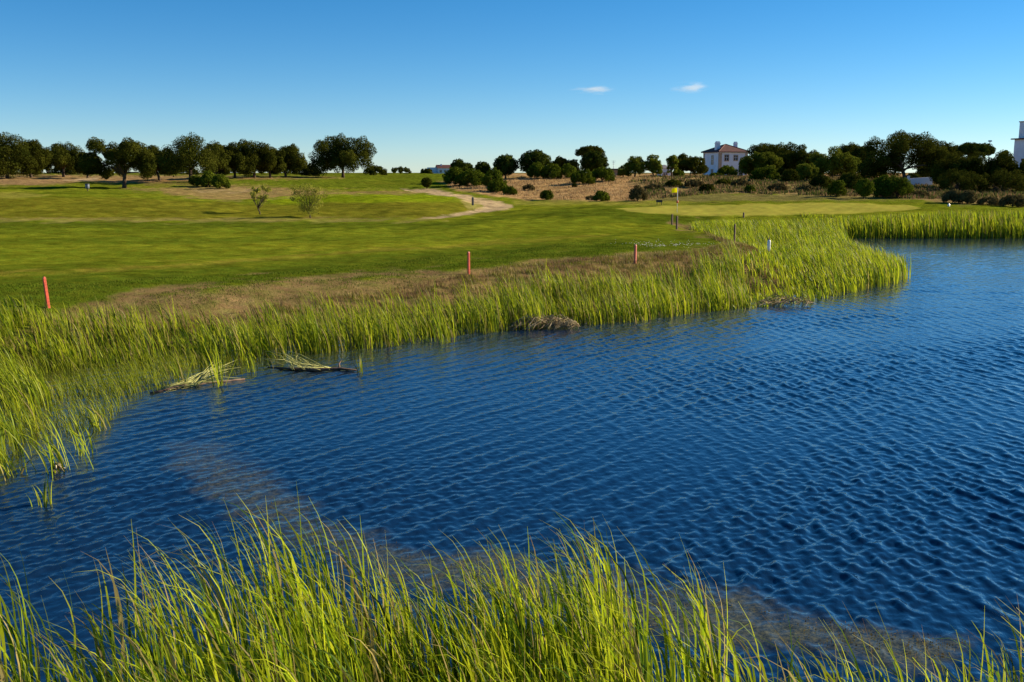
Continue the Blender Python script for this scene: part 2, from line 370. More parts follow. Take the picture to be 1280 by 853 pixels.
# ------------------------------------------------------------------ water
tw = np.radians(np.concatenate([np.arange(-88, -31, 1.5), np.arange(-31, 31, .11), np.arange(31, 88, 1.5)]))
rw = np.concatenate([np.geomspace(4.2, 9, 60)[:-1], np.geomspace(9, 85, 1250)[:-1], np.geomspace(85, 190, 20)])
TW, RW = np.meshgrid(tw, rw); XW = RW * np.sin(TW); YW = RW * np.cos(TW)
kp = (RW < 95) | (np.abs(TW) > .6); ZW = np.zeros_like(XW)
pxw, pyw = project(XW, YW, ZW)
weed = [(215, 560), (262, 553), (330, 590), (400, 640), (450, 668), (540, 690), (640, 702), (740, 725), (850, 735), (960, 762), (1100, 785), (1210, 802),
        (1180, 825), (1050, 818), (900, 805), (780, 785), (640, 745), (500, 722), (440, 700), (380, 680), (300, 640), (240, 600)]
wd = sdist(pxw, pyw, weed) + 4 * nz_mid(XW * 2, YW * 2) + 4 * nz_sm(XW, YW)
wmask = np.clip(.5 - wd / 26, 0, 1) * np.interp(pxw, [200, 420, 600, 1150, 1230], [.55, .65, .9, 1, .7])
shl = np.clip(.5 - sdist(pxw, pyw, [(-600, 430), (450, 430), (470, 447), (330, 465), (200, 492), (150, 520), (120, 560), (0, 600), (-600, 620)]) / 40, 0, 1)
shl = np.maximum(shl, np.clip(1 - (-lowd(XW, YW)) / 1.8, 0, 1) * (YW > 12) * .7)
# wind ripples as real relief: two crossing wave trains with sharpened crests
rwv = np.random.default_rng(77)
def train(deg, spread, lmin, lmax, n, p=1.0):
    h = np.zeros_like(XW); tot = 0
    for i in range(n):
        lam = lmin * (lmax / lmin) ** rwv.random(); a_ = lam ** p; th_ = math.radians(deg + rwv.normal() * spread); k_ = 2 * math.pi / lam
        fade = np.clip(lam / (RW * .006) - .6, 0, 1)
        h += a_ * fade * np.cos(k_ * (math.cos(th_) * XW + math.sin(th_) * YW) + rwv.uniform(0, 6.28)); tot += a_ * a_ / 2
    h = h / math.sqrt(tot); return 1.7 * np.tanh(h / 1.7)
g1 = 1 + .35 * nz_big(XW, YW) + .2 * nz_mid(XW / 2, YW / 2)
hA = train(-42, 14, .26, .62, 26) * np.interp(XW / np.maximum(YW, 1), [-.5, 0, .5], [1.0, 1.0, .6]); hB = train(4, 15, .24, .55, 30) * np.interp(XW / np.maximum(YW, 1), [-.5, 0, .5], [.25, .55, 1.1])
hC = train(-20, 40, .12, .3, 30)
hw_ = .0068 * (np.exp(.85 * hA) - 1.3) + .0082 * (np.exp(.85 * hB) - 1.3) + .0042 * hC
ZW = hw_ * np.clip(g1, .6, 1.6) * (1 - .6 * np.clip(wmask + shl, 0, 1)) * np.clip((90 - RW) / 15, 0, 1)
Iw = np.arange(XW.size).reshape(XW.shape)
Fw = np.stack([Iw[:-1, :-1], Iw[:-1, 1:], Iw[1:, 1:], Iw[1:, :-1]], -1).reshape(-1, 4)[:, ::-1]
okf = (np.stack([XW, YW], -1).reshape(-1, 2)[Fw].mean(1)); lf = lowd(okf[:, 0], okf[:, 1]); Fw = Fw[lf < 1.0]
M_water, nt, p = newmat('pond water')
g = nt.nodes.new('ShaderNodeNewGeometry'); pos = g.outputs['Position']
def ridged(scale, vec, detail, pw, dist=.6):
    n = noise(nt, scale, detail, .5, vec, dist)
    a = math_(nt, 'ABSOLUTE', math_(nt, 'SUBTRACT', math_(nt, 'MULTIPLY', n.outputs[0], 2), 1))
    return math_(nt, 'POWER', math_(nt, 'SUBTRACT', 1, a), pw)
v3 = mapping(nt, pos, (1, .5, 1), R(-20))
w3 = noise(nt, 9, 3, .6, v3, .3).outputs[0]; w1 = noise(nt, 2.6, 3, .5, v3, .3).outputs[0]
lr_ = nt.nodes.new('ShaderNodeSeparateXYZ'); L(nt, pos, lr_.inputs[0])
farw = maprange(nt, lr_.outputs[1], 25, 60, 0, 1)
hgt = math_(nt, 'ADD', math_(nt, 'MULTIPLY', w3, .014), math_(nt, 'MULTIPLY', math_(nt, 'MULTIPLY', w1, .05), farw))
am = nt.nodes.new('ShaderNodeAttribute'); am.attribute_name = 'weed'; sm_ = nt.nodes.new('ShaderNodeAttribute'); sm_.attribute_name = 'shallow'
b = nt.nodes.new('ShaderNodeBump'); b.inputs['Strength'].default_value = .85; b.inputs['Distance'].default_value = 1.0
calm = math_(nt, 'SUBTRACT', 1, math_(nt, 'MULTIPLY', math_(nt, 'ADD', am.outputs['Fac'], sm_.outputs['Fac'], True), .62))
L(nt, math_(nt, 'MULTIPLY', hgt, calm), b.inputs['Height']); L(nt, b.outputs[0], p.inputs['Normal'])
spn = noise(nt, 16, 4, .8, pos); spk = maprange(nt, spn.outputs[0], .42, .68, 0, 1)
weedc = mixc(nt, spk, (.028, .030, .009), (.135, .125, .045))
body = mixc(nt, sm_.outputs['Fac'], (.004, .017, .050), (.026, .034, .006))
body = mixc(nt, am.outputs['Fac'], body, weedc)
L(nt, body, p.inputs['Base Color']); p.inputs['Roughness'].default_value = .04; p.inputs['IOR'].default_value = 1.55
water = mesh_np('water', np.stack([XW, YW, ZW], -1).reshape(-1, 3), Fw, M_water, cols={'weed': wmask.reshape(-1), 'shallow': shl.reshape(-1)}, smooth=True)
tag(water, kind='structure')

# ------------------------------------------------------------------ blades
def blades(x, y, z, h, wd, lean0, lean1, dirx, diry, col0, col1, tip, nseg=6, twist=.6, pw=2.1, r=rng):
    """curved tapering blades; lean angles from vertical at root and tip (radians)"""
    n = len(x); t = np.linspace(0, 1, nseg + 1)
    ang = lean0[:, None] + (lean1 - lean0)[:, None] * t[None] ** pw
    am_ = (ang[:, :-1] + ang[:, 1:]) / 2; st = h[:, None] / nseg
    lat = np.concatenate([np.zeros((n, 1)), np.cumsum(np.sin(am_) * st, 1)], 1); up = np.concatenate([np.zeros((n, 1)), np.cumsum(np.cos(am_) * st, 1)], 1)
    cx = x[:, None] + lat * dirx[:, None]; cy = y[:, None] + lat * diry[:, None]; cz = z[:, None] + up
    fa = r.uniform(0, 2 * math.pi, n)[:, None] + twist * r.normal(size=n)[:, None] * t[None]
    wt = np.where(t < .55, .75 + .45 * t, np.clip((1 - t) / .45, 0.04, 1) ** .8)
    hw = wd[:, None] * .5 * wt[None]; wx = np.cos(fa) * hw; wy = np.sin(fa) * hw
    A = np.stack([cx - wx, cy - wy, cz], -1); B = np.stack([cx + wx, cy + wy, cz], -1)
    Vv = np.stack([A, B], 2).reshape(-1, 3)
    base = (np.arange(n) * (nseg + 1) * 2)[:, None, None]; s_ = (np.arange(nseg) * 2)[None, :, None]
    q = base + s_ + np.array([0, 1, 3, 2])[None, None]
    cc = col0[:, None] * (1 - t)[None, :, None] + col1[:, None] * t[None, :, None]
    tm = np.clip((t - .8) / .2, 0, 1)[None, :, None] * (tip[:, None, None])
    cc = cc * (1 - tm) + np.array([.22, .12, .06]) * tm
    return Vv, q.reshape(-1, 4), np.repeat(cc, 2, axis=1).reshape(-1, 3)
def reed_cols(n, r, dry=0.06, bright=1.0, yel=.5):
    a = np.array([.17, .27, .008]); b_ = np.array([.46, .50, .018]); d = np.array([.34, .27, .10]); k = np.array([.05, .11, .012])
    f = r.random(n)[:, None]; c = a * (1 - f) + b_ * f
    m = (r.random(n) < .22)[:, None]; c = np.where(m, k * r.uniform(.7, 1.3, n)[:, None], c)
    m = (r.random(n) < dry)[:, None]; c = np.where(m, d, c)
    c = c * r.uniform(.55, 1.35, n)[:, None] * bright
    c0 = c * (1 - yel * .5) + np.array([.36, .34, .05]) * yel * .5
    return c0, c
def reeds(name, x, y, h, wd, label, lean=(.05, .95), dry=.06, nseg=6, bright=1, parent=None, group=None, kind='stuff', zb=None, seed=1, yel=.5, ls=.25, pw=2.1):
    r = np.random.default_rng(seed); n = len(x); z = (np.maximum(zg(x, y), -.25) - .05) if zb is None else np.full(n, zb)
    az = math.pi + r.normal(size=n) * .55 + .15
    l0 = r.normal(size=n) * .075 + lean[0]; l1 = np.clip(r.normal(size=n) * ls + lean[1], .1, 2.2)
    m = r.random(n) < .06; l1 = np.where(m, l1 + .9, l1)
    c0, c1 = reed_cols(n, r, dry, bright, yel); tip = (r.random(n) < .3) * r.uniform(.3, 1, n)
    Vv, q, cc = blades(x, y, z, h, wd, l0, l1, np.cos(az), np.sin(az), c0, c1, tip, nseg, pw=pw, r=r)
    o = mesh_np(name, Vv, q, M_reed, parent, cols={'col': cc}, smooth=True)
    if kind: tag(o, label, 'reeds', group, kind)
    return o
def scatter(poly, dens, r, clump=0.0, nf=None):
    P = np.array(poly); lo = P.min(0); hi = P.max(0); n = int((hi - lo).prod() * dens)
    x = r.uniform(lo[0], hi[0], n); y = r.uniform(lo[1], hi[1], n); k = sdist(x, y, poly) < 0
    if clump: k &= (r.random(n) < np.clip(.55 + clump * (nf or nz_sm)(x, y), .05, 1))
    return x[k], y[k]
# main bank
rb = np.random.default_rng(11)
wet = [(-200, 472), (0, 463), (120, 459), (230, 453), (300, 452), (400, 444), (450, 439), (520, 430), (600, 418), (700, 410), (800, 403), (880, 391), (940, 386)]
wetw = [on_z(*p) for p in wet]
landw = [(-16.5, 29.2), (-13, 29.0), (-8, 30.2), (-2, 35.4), (2, 38.5), (6, 40.5), (9.5, 43.5), (11, 46)]
landw = [(-19, 29.5), (-13.6, 29.0), (-9, 29.4), (-5, 31.8), (-1, 35), (3, 38.2), (7, 40.5), (10.5, 44.5)]
landw = [(a, b + 1.3) for a, b in landw]
zone = wetw + landw[::-1]
x, y = scatter(zone, 150, rb, .28)
d = lowd(x, y); k = rb.random(len(x)) < np.interp(d, [-2, 2.4, 4.4, 6.4], [1, 1, .5, .10]); x, y, d = x[k], y[k], d[k]
h = np.where(rb.random(len(x)) < .18, .5, .92) * np.interp(x, [-13, -6, 0], [.68, .88, 1]) * np.interp(d, [-3, 0, 2, 4.5, 6], [1.55, 1.4, 1.2, .75, .45]) * rb.uniform(.7, 1.2, len(x)) * (1 + .10 * nz_mid(x, y) + .12 * nz_sm(x * .8, y * .8))
reeds('reeds', x, y, h, rb.uniform(.018, .034, len(x)), 'dense bright green reed belt along the curved near bank of the pond', (.02, .8), dry=.13, seed=21, ls=.4)
# peninsula and inlet
tipw = [on_z(*p) for p in [(880, 391), (940, 386), (1010, 378), (1080, 364), (1120, 356), (1138, 349)]]
zone2 = tipw + [(21.2, 54), (22.0, 60), (22.6, 66), (24.4, 73), (26.5, 79), (24, 81.5), (18, 81), (14.2, 78), (13.0, 73), (13.8, 67), (14.3, 61), (13.6, 54), (12.0, 48.5), (9.5, 44)]
x, y = scatter(zone2, 75, rb, .22)
h = np.interp(y, [36, 45, 52, 58, 64, 80], [1.35, 1.5, 1.45, 1.25, 1.25, 1.8]) * np.interp(x - 12.6, [0, 3.5], [.45, 1]) * rb.uniform(.75, 1.15, len(x)) * (1 + .08 * nz_mid(x, y))
def cap(x, y, h):
    z = zg(x, y); px_, _ = project(x, y, z); c_ = np.interp(px_, [880, 1040, 1120, 1190], [274, 271, 266, 262]); return np.minimum(h, np.maximum(.3, (CH + np.vectorize(lambda q: zof(q, 1.0) - CH)(c_) * y) - z) * rb.uniform(.82, 1.12, len(x)))
h = cap(x, y, h)
reeds('reeds', x, y, h, rb.uniform(.028, .05, len(x)), 'broad reed bed covering the point that juts into the pond', (.02, .8), dry=.05, seed=22, nseg=5)
# far shore
zone3 = [(24.5, 79.0), (45, 79.2), (70, 78.6), (110, 77.5), (110, 83), (70, 84), (45, 84.5), (24, 84.5)]
x, y = scatter(zone3, 60, rb, .2)
h = np.interp(y, [78, 80, 84], [1.75, 1.95, 1.55]) * rb.uniform(.75, 1.12, len(x)) * (1 + .10 * nz_mid(x, y))
h = cap(x, y, h)
reeds('reeds', x, y, h, rb.uniform(.035, .06, len(x)), 'tall straight reed belt on the far shore in front of the putting green', (.0, .45), dry=.06, seed=23, nseg=4, ls=.15)
# low emergent grass in the shallows at left
zs = [on_z(*p) for p in [(-200, 455), (230, 455), (300, 450), (380, 455), (300, 470), (230, 480), (170, 500), (130, 535), (60, 570), (-60, 590), (-200, 600)]]
x, y = scatter(zs, 260, rb, .4, nz_mid); h = rb.uniform(.15, .7, len(x))
k = rb.random(len(x)) < np.interp(y, [16, 20, 25], [.35, .75, 1]); x, y, h = x[k], y[k], h[k]
reeds('water_grass', x, y, h, rb.uniform(.008, .016, len(x)), 'short thin grass standing in the shallow water at left', (.1, .9), dry=.03, seed=24, zb=-.08, nseg=3, bright=.8)
# taller reeds among the shallows at far left
zl = [on_z(*p) for p in [(-200, 470), (20, 470), (70, 500), (40, 560), (-30, 600), (-200, 600)]]
x, y = scatter(zl, 75, rb, .4, nz_sm); h = rb.uniform(.7, 1.3, len(x))
reeds('reeds', x, y, h, rb.uniform(.018, .03, len(x)), 'loose reeds standing in open shallows at the left edge', (.05, 1.1), seed=25, zb=-.1, dry=.05)
# foreground
rf = np.random.default_rng(31)
n = 19000; x = rf.uniform(-6.0, 7.0, n); y = rf.uniform(5.6, 9.4, n)
pxl = 640 + x / 8.4 * 1262 - 55
dens = np.interp(pxl, [-200, 0, 150, 260, 420, 600, 720, 755, 775, 800, 850, 900, 960, 1080, 1150, 1220, 1300, 1500], [.2, .2, .34, .8, .95, 1, 1, .9, .35, .5, .5, .4, .4, .45, .45, .55, .55, .5])
front = np.interp(pxl, [-200, 200, 300, 700, 760, 800, 900, 1300], [9.1, 9.2, 9.3, 9.1, 8.8, 8.4, 7.9, 7.9])
k = (rf.random(n) < dens * np.clip(.75 + .35 * nz_sm(x * 1.5, y * 1.5), .2, 1)) & (y < front + .15 * nz_sm(x * 2, y)); x, y, pxl = x[k], y[k], pxl[k]
top = 14 + np.interp(pxl, [-200, 0, 60, 150, 260, 330, 400, 450, 520, 590, 640, 700, 735, 765, 800, 850, 900, 960, 1060, 1120, 1210, 1300], [725, 710, 705, 665, 662, 680, 700, 735, 712, 700, 722, 672, 668, 745, 700, 770, 832, 825, 815, 838, 775, 765])
b_ = (top - 426.5) / F; ang = PITCH + np.arctan(b_); ztop = CH - 8.6 * np.tan(ang)
ztop = np.where(pxl > 790, np.minimum(CH - np.minimum(y, 8.3) * np.tan(ang), 2.0), ztop)
h = np.clip(ztop + .25, .6, 3) * np.where(rf.random(len(x)) < .25, rf.uniform(.98, 1.12, len(x)), rf.uniform(.42, .96, len(x))) * 1.06
reeds('reeds', x, y, h, rf.uniform(.015, .035, len(x)), 'tall windblown foreground reeds rising from the water along the bottom of the picture', (-.04, 1.1), dry=.12, pw=4.4, seed=32, nseg=11, zb=-.15, yel=.35, ls=.5, bright=1.15)

# countable clumps standing alone in the water
def clump(px, py, n, hgt, spread, label, seed, lean=(.15, 1.2)):
    r = np.random.default_rng(seed); X0, Y0 = on_z(px, py)
    e = empty('reed_clump', (X0, Y0, 0)); tag(e, label, 'reed clump', 'reed clumps standing apart in the water')
    x = r.normal(size=n) * spread; y = r.normal(size=n) * spread; h = hgt * r.uniform(.5, 1.1, n)
    az = np.where(r.random(n) < .72, math.pi + r.normal(size=n) * .5, r.uniform(0, 6.28, n)); c0, c1 = reed_cols(n, r, .04, 1.15, .6)
    Vv, q, cc = blades(x, y, np.full(n, -.1), h, r.uniform(.018, .032, n), np.abs(r.normal(size=n) * .15) + lean[0] * .5, np.clip(r.normal(size=n) * .3 + lean[1], .2, 2.2), np.cos(az), np.sin(az), c0, c1, np.zeros(n), 8, r=r)
    mesh_np('leaves', Vv, q, M_reed, e, cols={'col': cc}, smooth=True)
clump(275, 482, 16, 1.35, .10, 'upright narrow clump beside the fallen reed stalks in the water', 1, (.05, .5))
clump(226, 480, 9, 1.0, .08, 'thin clump just left of the fallen reed stalks', 2, (.1, .7))
clump(78, 588, 26, 1.25, .16, 'big arching clump with a dead brown root knot in the shallows at left', 3)
clump(104, 566, 16, 1.05, .12, 'arching clump right behind the one with the dead brown root knot', 4)
clump(128, 536, 12, .8, .1, 'small clump arching over open water at the outer edge of the left shallows', 5, (.2, 1.3))
clump(54, 632, 12, .62, .06, 'small low clump alone in open water nearest the foreground reeds', 6, (.05, .6))
clump(22, 592, 20, 1.0, .16, 'low spreading clump at the left edge of the picture', 7, (.3, 1.4))
clump(316, 466, 10, .9, .08, 'slim clump between the fallen stalks and the floating log', 8, (.05, .6))
clump(640 - 85, 428, 20, 1.35, .13, 'bright tall clump at the water edge right of the floating log', 9, (.0, .4))
clump(452, 466, 10, .62, .06, 'small upright fan of leaves at the right end of the floating log', 10, (.0, .5))
knot = MB(); X0, Y0 = on_z(70, 590); rk = random.Random(4)
for i in range(26):
    a = rk.uniform(0, 6.28); r_ = rk.uniform(.05, .22); knot.tube([(0, 0, .02), (r_ * .5 * math.cos(a), r_ * .5 * math.sin(a), rk.uniform(.05, .16)), (r_ * math.cos(a), r_ * math.sin(a), rk.uniform(0, .1))], [.018, .014, .006], 5)
ko = knot.build('root_knot', M_straw, smooth=True); ko.location = (X0, Y0, 0); tag(ko, 'tangled dead brown root knot at the foot of the big arching clump', 'root knot')

# fallen stalks, floating log, dead reed heaps
def sticks(name, spec, mat, label, cat, loc, group=None):
    b = MB()
    for pts, r0, r1 in spec:
        m = len(pts); b.tube(pts, [r0 + (r1 - r0) * i / (m - 1) for i in range(m)], 6)
    o = b.build(name, mat, smooth=True); o.location = loc; return tag(o, label, cat, group)
def W2(px, py, z=0):
    a = on_z(px, py, z); return Vector((a[0], a[1], z))
M_fallen = simple('fallen reed stalk', (.36, .36, .10), .6, 4, .35)
M_log = simple('wet brown log', (.13, .075, .045), .7, 9, .45, .5)
e = empty('fallen_reeds', W2(240, 482)); tag(e, 'bundle of fallen yellow reed stalks lying flat on the water at left', 'fallen reeds'); base = e.location.copy()
rk = random.Random(9)
fb = MB()
for i in range(26):
    s_ = W2(195 + rk.uniform(-6, 10), 490 + rk.uniform(-3, 2)) - base; m_1 = W2(240 + rk.uniform(-8, 8), 477 + rk.uniform(-4, 5), .03 + rk.uniform(0, .05)) - base
    e_ = W2(288 + rk.uniform(-20, 14), 458 + rk.uniform(-10, 20), .02 + rk.uniform(0, .28)) - base
    fb.tube([s_, m_1, (m_1 + e_) / 2 + Vector((rk.gauss(0, .05), rk.gauss(0, .12), rk.uniform(0, .1))), e_], [.008, .011, .008, .002], 5)
fb.build('stalks', M_fallen, e, smooth=True)
lb = MB(); lb.tube([W2(188, 492, .0) - base, W2(225, 484, .02) - base, W2(262, 479, .0) - base, W2(306, 474, .01) - base], [.03, .05, .035, .02], 8); lb.build('root_stem', M_log, e, smooth=True)
e = empty('floating_log', W2(395, 462)); tag(e, 'slim brown log floating at the edge of the reeds with bent green stalks on it', 'log'); base = e.location.copy()
lb = MB(); lb.tube([W2(335, 459) - base, W2(362, 461, .03) - base, W2(395, 463, .04) - base, W2(425, 461, .04) - base, W2(446, 463, .03) - base], [.015, .03, .045, .04, .02], 9)
lb.tube([W2(424, 461, .04) - base, W2(424, 455, .12) - base, W2(427, 450, .2) - base], [.035, .02, .008], 7); lb.build('trunk', M_log, e, smooth=True)
fb = MB()
for i in range(24):
    s_ = W2(395 + rk.uniform(-30, 20), 461 + rk.uniform(-2, 2), .05) - base; e_ = W2(360 + rk.uniform(-40, 15), 448 + rk.uniform(-14, 10), rk.uniform(.05, .5)) - base
    fb.tube([s_, (s_ + e_) / 2 + Vector((rk.gauss(0, .08), rk.gauss(0, .1), rk.uniform(.0, .15))), e_], [.008, .010, .002], 5)
fb.build('stalks', M_fallen, e, smooth=True)
def heap(pxc, pyc, wpx, n, hz, label, seed):
    r = random.Random(seed); c = W2(pxc, pyc); b = MB(); hw = wpx / 2 * c.y / 1262
    for i in range(n):
        ox = r.uniform(-1, 1); env = math.sqrt(max(.05, 1 - ox * ox)); p0 = Vector((ox * hw + .2, r.uniform(.1, .7), r.uniform(.05, hz * 1.5 * env)))
        a = math.pi + r.gauss(.35, .55); l = r.uniform(.35, 1.0); d_ = Vector((math.cos(a), math.sin(a), 0)); p3 = p0 + d_ * l; p3.z = r.uniform(-.04, .06)
        p1 = p0 + d_ * l * .3 + Vector((0, 0, r.uniform(.02, .16))); p2 = p0 + d_ * l * .7 + Vector((r.gauss(0, .05), r.gauss(0, .05), 0)); p2.z = (p1.z + p3.z) / 2
        b.tube([p0, p1, p2, p3], [.007, .012, .009, .002], 4)
    o = b.build('dead_reed_heap', M_straw, smooth=True); o.location = c; tag(o, label, 'dead reeds', 'heaps of dead reeds at the waterline')
heap(682, 412, 76, 210, .26, 'wide pale heap of bleached dead reeds at the waterline below the second red stake', 5)
heap(985, 383, 62, 80, .18, 'low tangle of bleached dead reeds along the waterline of the reedy point', 6)

# floating bits over the submerged weed
rp = np.random.default_rng(41); wp = [on_z(*p) for p in weed]
x, y = scatter(wp, 260, rp, .5, nz_mid); k = rp.random(len(x)) < np.interp(project(x, y, 0 * x)[0], [380, 560, 1280], [.06, 1, 1]); x, y = x[k], y[k]; n = len(x); s_ = rp.uniform(.004, .011, n); a = rp.uniform(0, 6.28, n)
q0 = np.stack([x + s_ * np.cos(a), y + s_ * np.sin(a), np.full(n, .012)], -1); q1 = np.stack([x - s_ * np.sin(a) * .5, y + s_ * np.cos(a) * .5, np.full(n, .03)], -1)
q2 = np.stack([x - s_ * np.cos(a), y - s_ * np.sin(a), np.full(n, .012)], -1); q3 = np.stack([x + s_ * np.sin(a) * .5, y - s_ * np.cos(a) * .5, np.full(n, .005)], -1)
cw = np.array([.17, .13, .06]) * rp.uniform(.4, 1.2, n)[:, None]
ob = mesh_np('pondweed', np.stack([q0, q1, q2, q3], 1).reshape(-1, 3), np.arange(n * 4).reshape(-1, 4), M_grass, cols={'col': np.repeat(cw, 4, 0)})
tag(ob, 'brown speckled pondweed drifting in a long band across the near water', 'pondweed', kind='stuff')

# ------------------------------------------------------------------ short grass
def grass(name, x, y, h, wd, c, label, seed, lean=(.2, 1.0), nseg=2):
    r = np.random.default_rng(seed); n = len(x); z = zg(x, y) - .01; az = math.pi + r.normal(size=n) * 1.0
    ci = (nz_mid(x * .8, y * .8) * .9 + nz_sm(x, y) * .3 + r.normal(size=n) * .8 + len(c) / 2).astype(int) % len(c); cc = np.array(c)[ci] * r.uniform(.6, 1.35, n)[:, None]
    Vv, q, k = blades(x, y, z, h, wd, np.abs(r.normal(size=n)) * lean[0], r.uniform(.3, 1, n) * lean[1], np.cos(az), np.sin(az), cc, cc, np.zeros(n), nseg, r=r)
    o = mesh_np(name, Vv, q, M_grass, cols={'col': k}); return tag(o, label, 'grass', kind='stuff')
rg = np.random.default_rng(51)
zd = [(-14, 28.6), (-11.2, 30.6), (-6.5, 34.8), (-3, 38.5), (0, 42.5), (3, 45.5), (6, 48.5), (9.5, 50), (12.0, 56), (12.2, 64), (13.0, 62), (14.6, 54), (13.5, 46), (9.5, 38.5), (4, 34.5), (-1, 31.5), (-6, 28.5), (-10, 26.8), (-14, 26.4)]
x, y = scatter(zd, 330, rg, .35, nz_sm)
grass('dry_grass', x, y, rg.uniform(.06, .26, len(x)), rg.uniform(.010, .022, len(x)), [(.32, .23, .10), (.25, .17, .08), (.19, .11, .055), (.17, .18, .02), (.40, .31, .14), (.22, .20, .04)], 'brown dry grass covering the bank slope above the reeds', 52)
zr = [(-20, 27.5), (-14, 29.5), (-6.5, 35), (-3, 38.5), (0, 42.5), (3, 45.5), (6, 48.5), (8, 53), (5, 58), (0, 51), (-6, 44), (-12, 38), (-20, 34)]
x, y = scatter(zr, 190, rg, .3, nz_mid)
grass('rough_grass', x, y, rg.uniform(.03, .10, len(x)), rg.uniform(.010, .02, len(x)), [(.07, .12, .008), (.10, .15, .01), (.05, .085, .008), (.15, .17, .02)], 'dark green unmown turf between the fairway and the dry bank', 53)
# tall dry grass on the hill
xh, yh = [], []
for i in range(90000):
    Yq = random.uniform(112, 200); pq = random.uniform(560, 1300); xh.append(at(pq, Yq)); yh.append(Yq)
x = np.array(xh); y = np.array(yh); z = zg(x, y); pxh, pyh = project(x, y, z)
k = (sdist(pxh, pyh, [(552, 233), (575, 222), (600, 216), (1300, 214), (1300, 258), (1200, 253), (1110, 247), (900, 242), (800, 251), (700, 250.5), (655, 249), (600, 241)]) < 0) & (np.random.default_rng(2).random(len(x)) < np.clip(.6 + .5 * nz_mid(x / 1.5, y / 1.5), .05, 1))
x, y, pxh = x[k], y[k], pxh[k]; kk_ = pxh + 40 * nz_big(x, y) > 830
grass('dry_meadow_grass', x[~kk_], y[~kk_], rg.uniform(.10, .36, (~kk_).sum()), rg.uniform(.04, .10, (~kk_).sum()), [(.42, .28, .12), (.34, .21, .09), (.27, .17, .08), (.5, .36, .17)], 'tall golden dry grass on the hillside in front of the round pines', 54, (.5, .9))
grass('scrub_grass', x[kk_], y[kk_], rg.uniform(.12, .55, kk_.sum()), rg.uniform(.09, .2, kk_.sum()), [(.16, .11, .05), (.09, .10, .025), (.22, .14, .07), (.06, .08, .02), (.12, .13, .03)], 'low brown and olive scrub on the slope below the villa', 55, (.2, .6))
# clover flowers
x = rg.normal(size=160) * 1.4 + at(836, 56); y = rg.normal(size=160) * 1.5 + 55.0; z = zg(x, y) + .03; n = 160
Vf = np.stack([np.stack([x + dx, y + dy, z + dz], -1) for dx, dy, dz in ((-.025, 0, 0), (0, -.02, .02), (.025, 0, 0), (0, .02, .035))], 1).reshape(-1, 3)
ob = mesh_np('clover_flowers', Vf, np.arange(n * 4).reshape(-1, 4), M_wpaint); tag(ob, 'scattered white clover flowers in the turf behind the third red stake', 'flowers', kind='stuff')

# ------------------------------------------------------------------ trees and shrubs
def leaves(cent, rad, per, size, r, flat=1.0, shell=.55):
    """leaf quads filling clumps; cent (n,3), rad (n,)"""
    cnt = np.maximum(8, (per * (rad / rad.mean()) ** 2)).astype(int); idx = np.repeat(np.arange(len(cent)), cnt); n = len(idx)
    d = r.normal(size=(n, 3)); d /= np.linalg.norm(d, axis=1)[:, None]
    rr_ = rad[idx] * (shell + (1.08 - shell) * r.random(n) ** .6) * (1 + .18 * np.sin(d[:, 0] * 5 + idx) * np.cos(d[:, 2] * 4 + idx * 1.7))
    P = cent[idx] + d * rr_[:, None] * np.array([1, 1, flat])
    nrm = d + r.normal(size=(n, 3)) * .65; nrm /= np.linalg.norm(nrm, axis=1)[:, None]
    u = np.cross(nrm, r.normal(size=(n, 3))); u /= np.linalg.norm(u, axis=1)[:, None] + 1e-9; v = np.cross(nrm, u)
    s = (size * r.uniform(.6, 1.4, n))[:, None]
    Vv = np.stack([P - u * s, P + v * s * .55, P + u * s, P - v * s * .55], 1).reshape(-1, 3)
    return Vv, np.arange(n * 4).reshape(-1, 4)
def limb(b, p0, p1, r0, r1, r, sag=.12, n=5):
    p0 = Vector(p0); p1 = Vector(p1); d = p1 - p0; pts = []
    off = Vector((r.normal(), r.normal(), abs(r.normal()))) * d.length * sag
    for i in range(n):
        t = i / (n - 1); pts.append(p0 + d * t + off * math.sin(math.pi * t) * .8)
    b.tube(pts, [r0 + (r1 - r0) * (i / (n - 1)) for i in range(n)], 7)
COUNT = 0
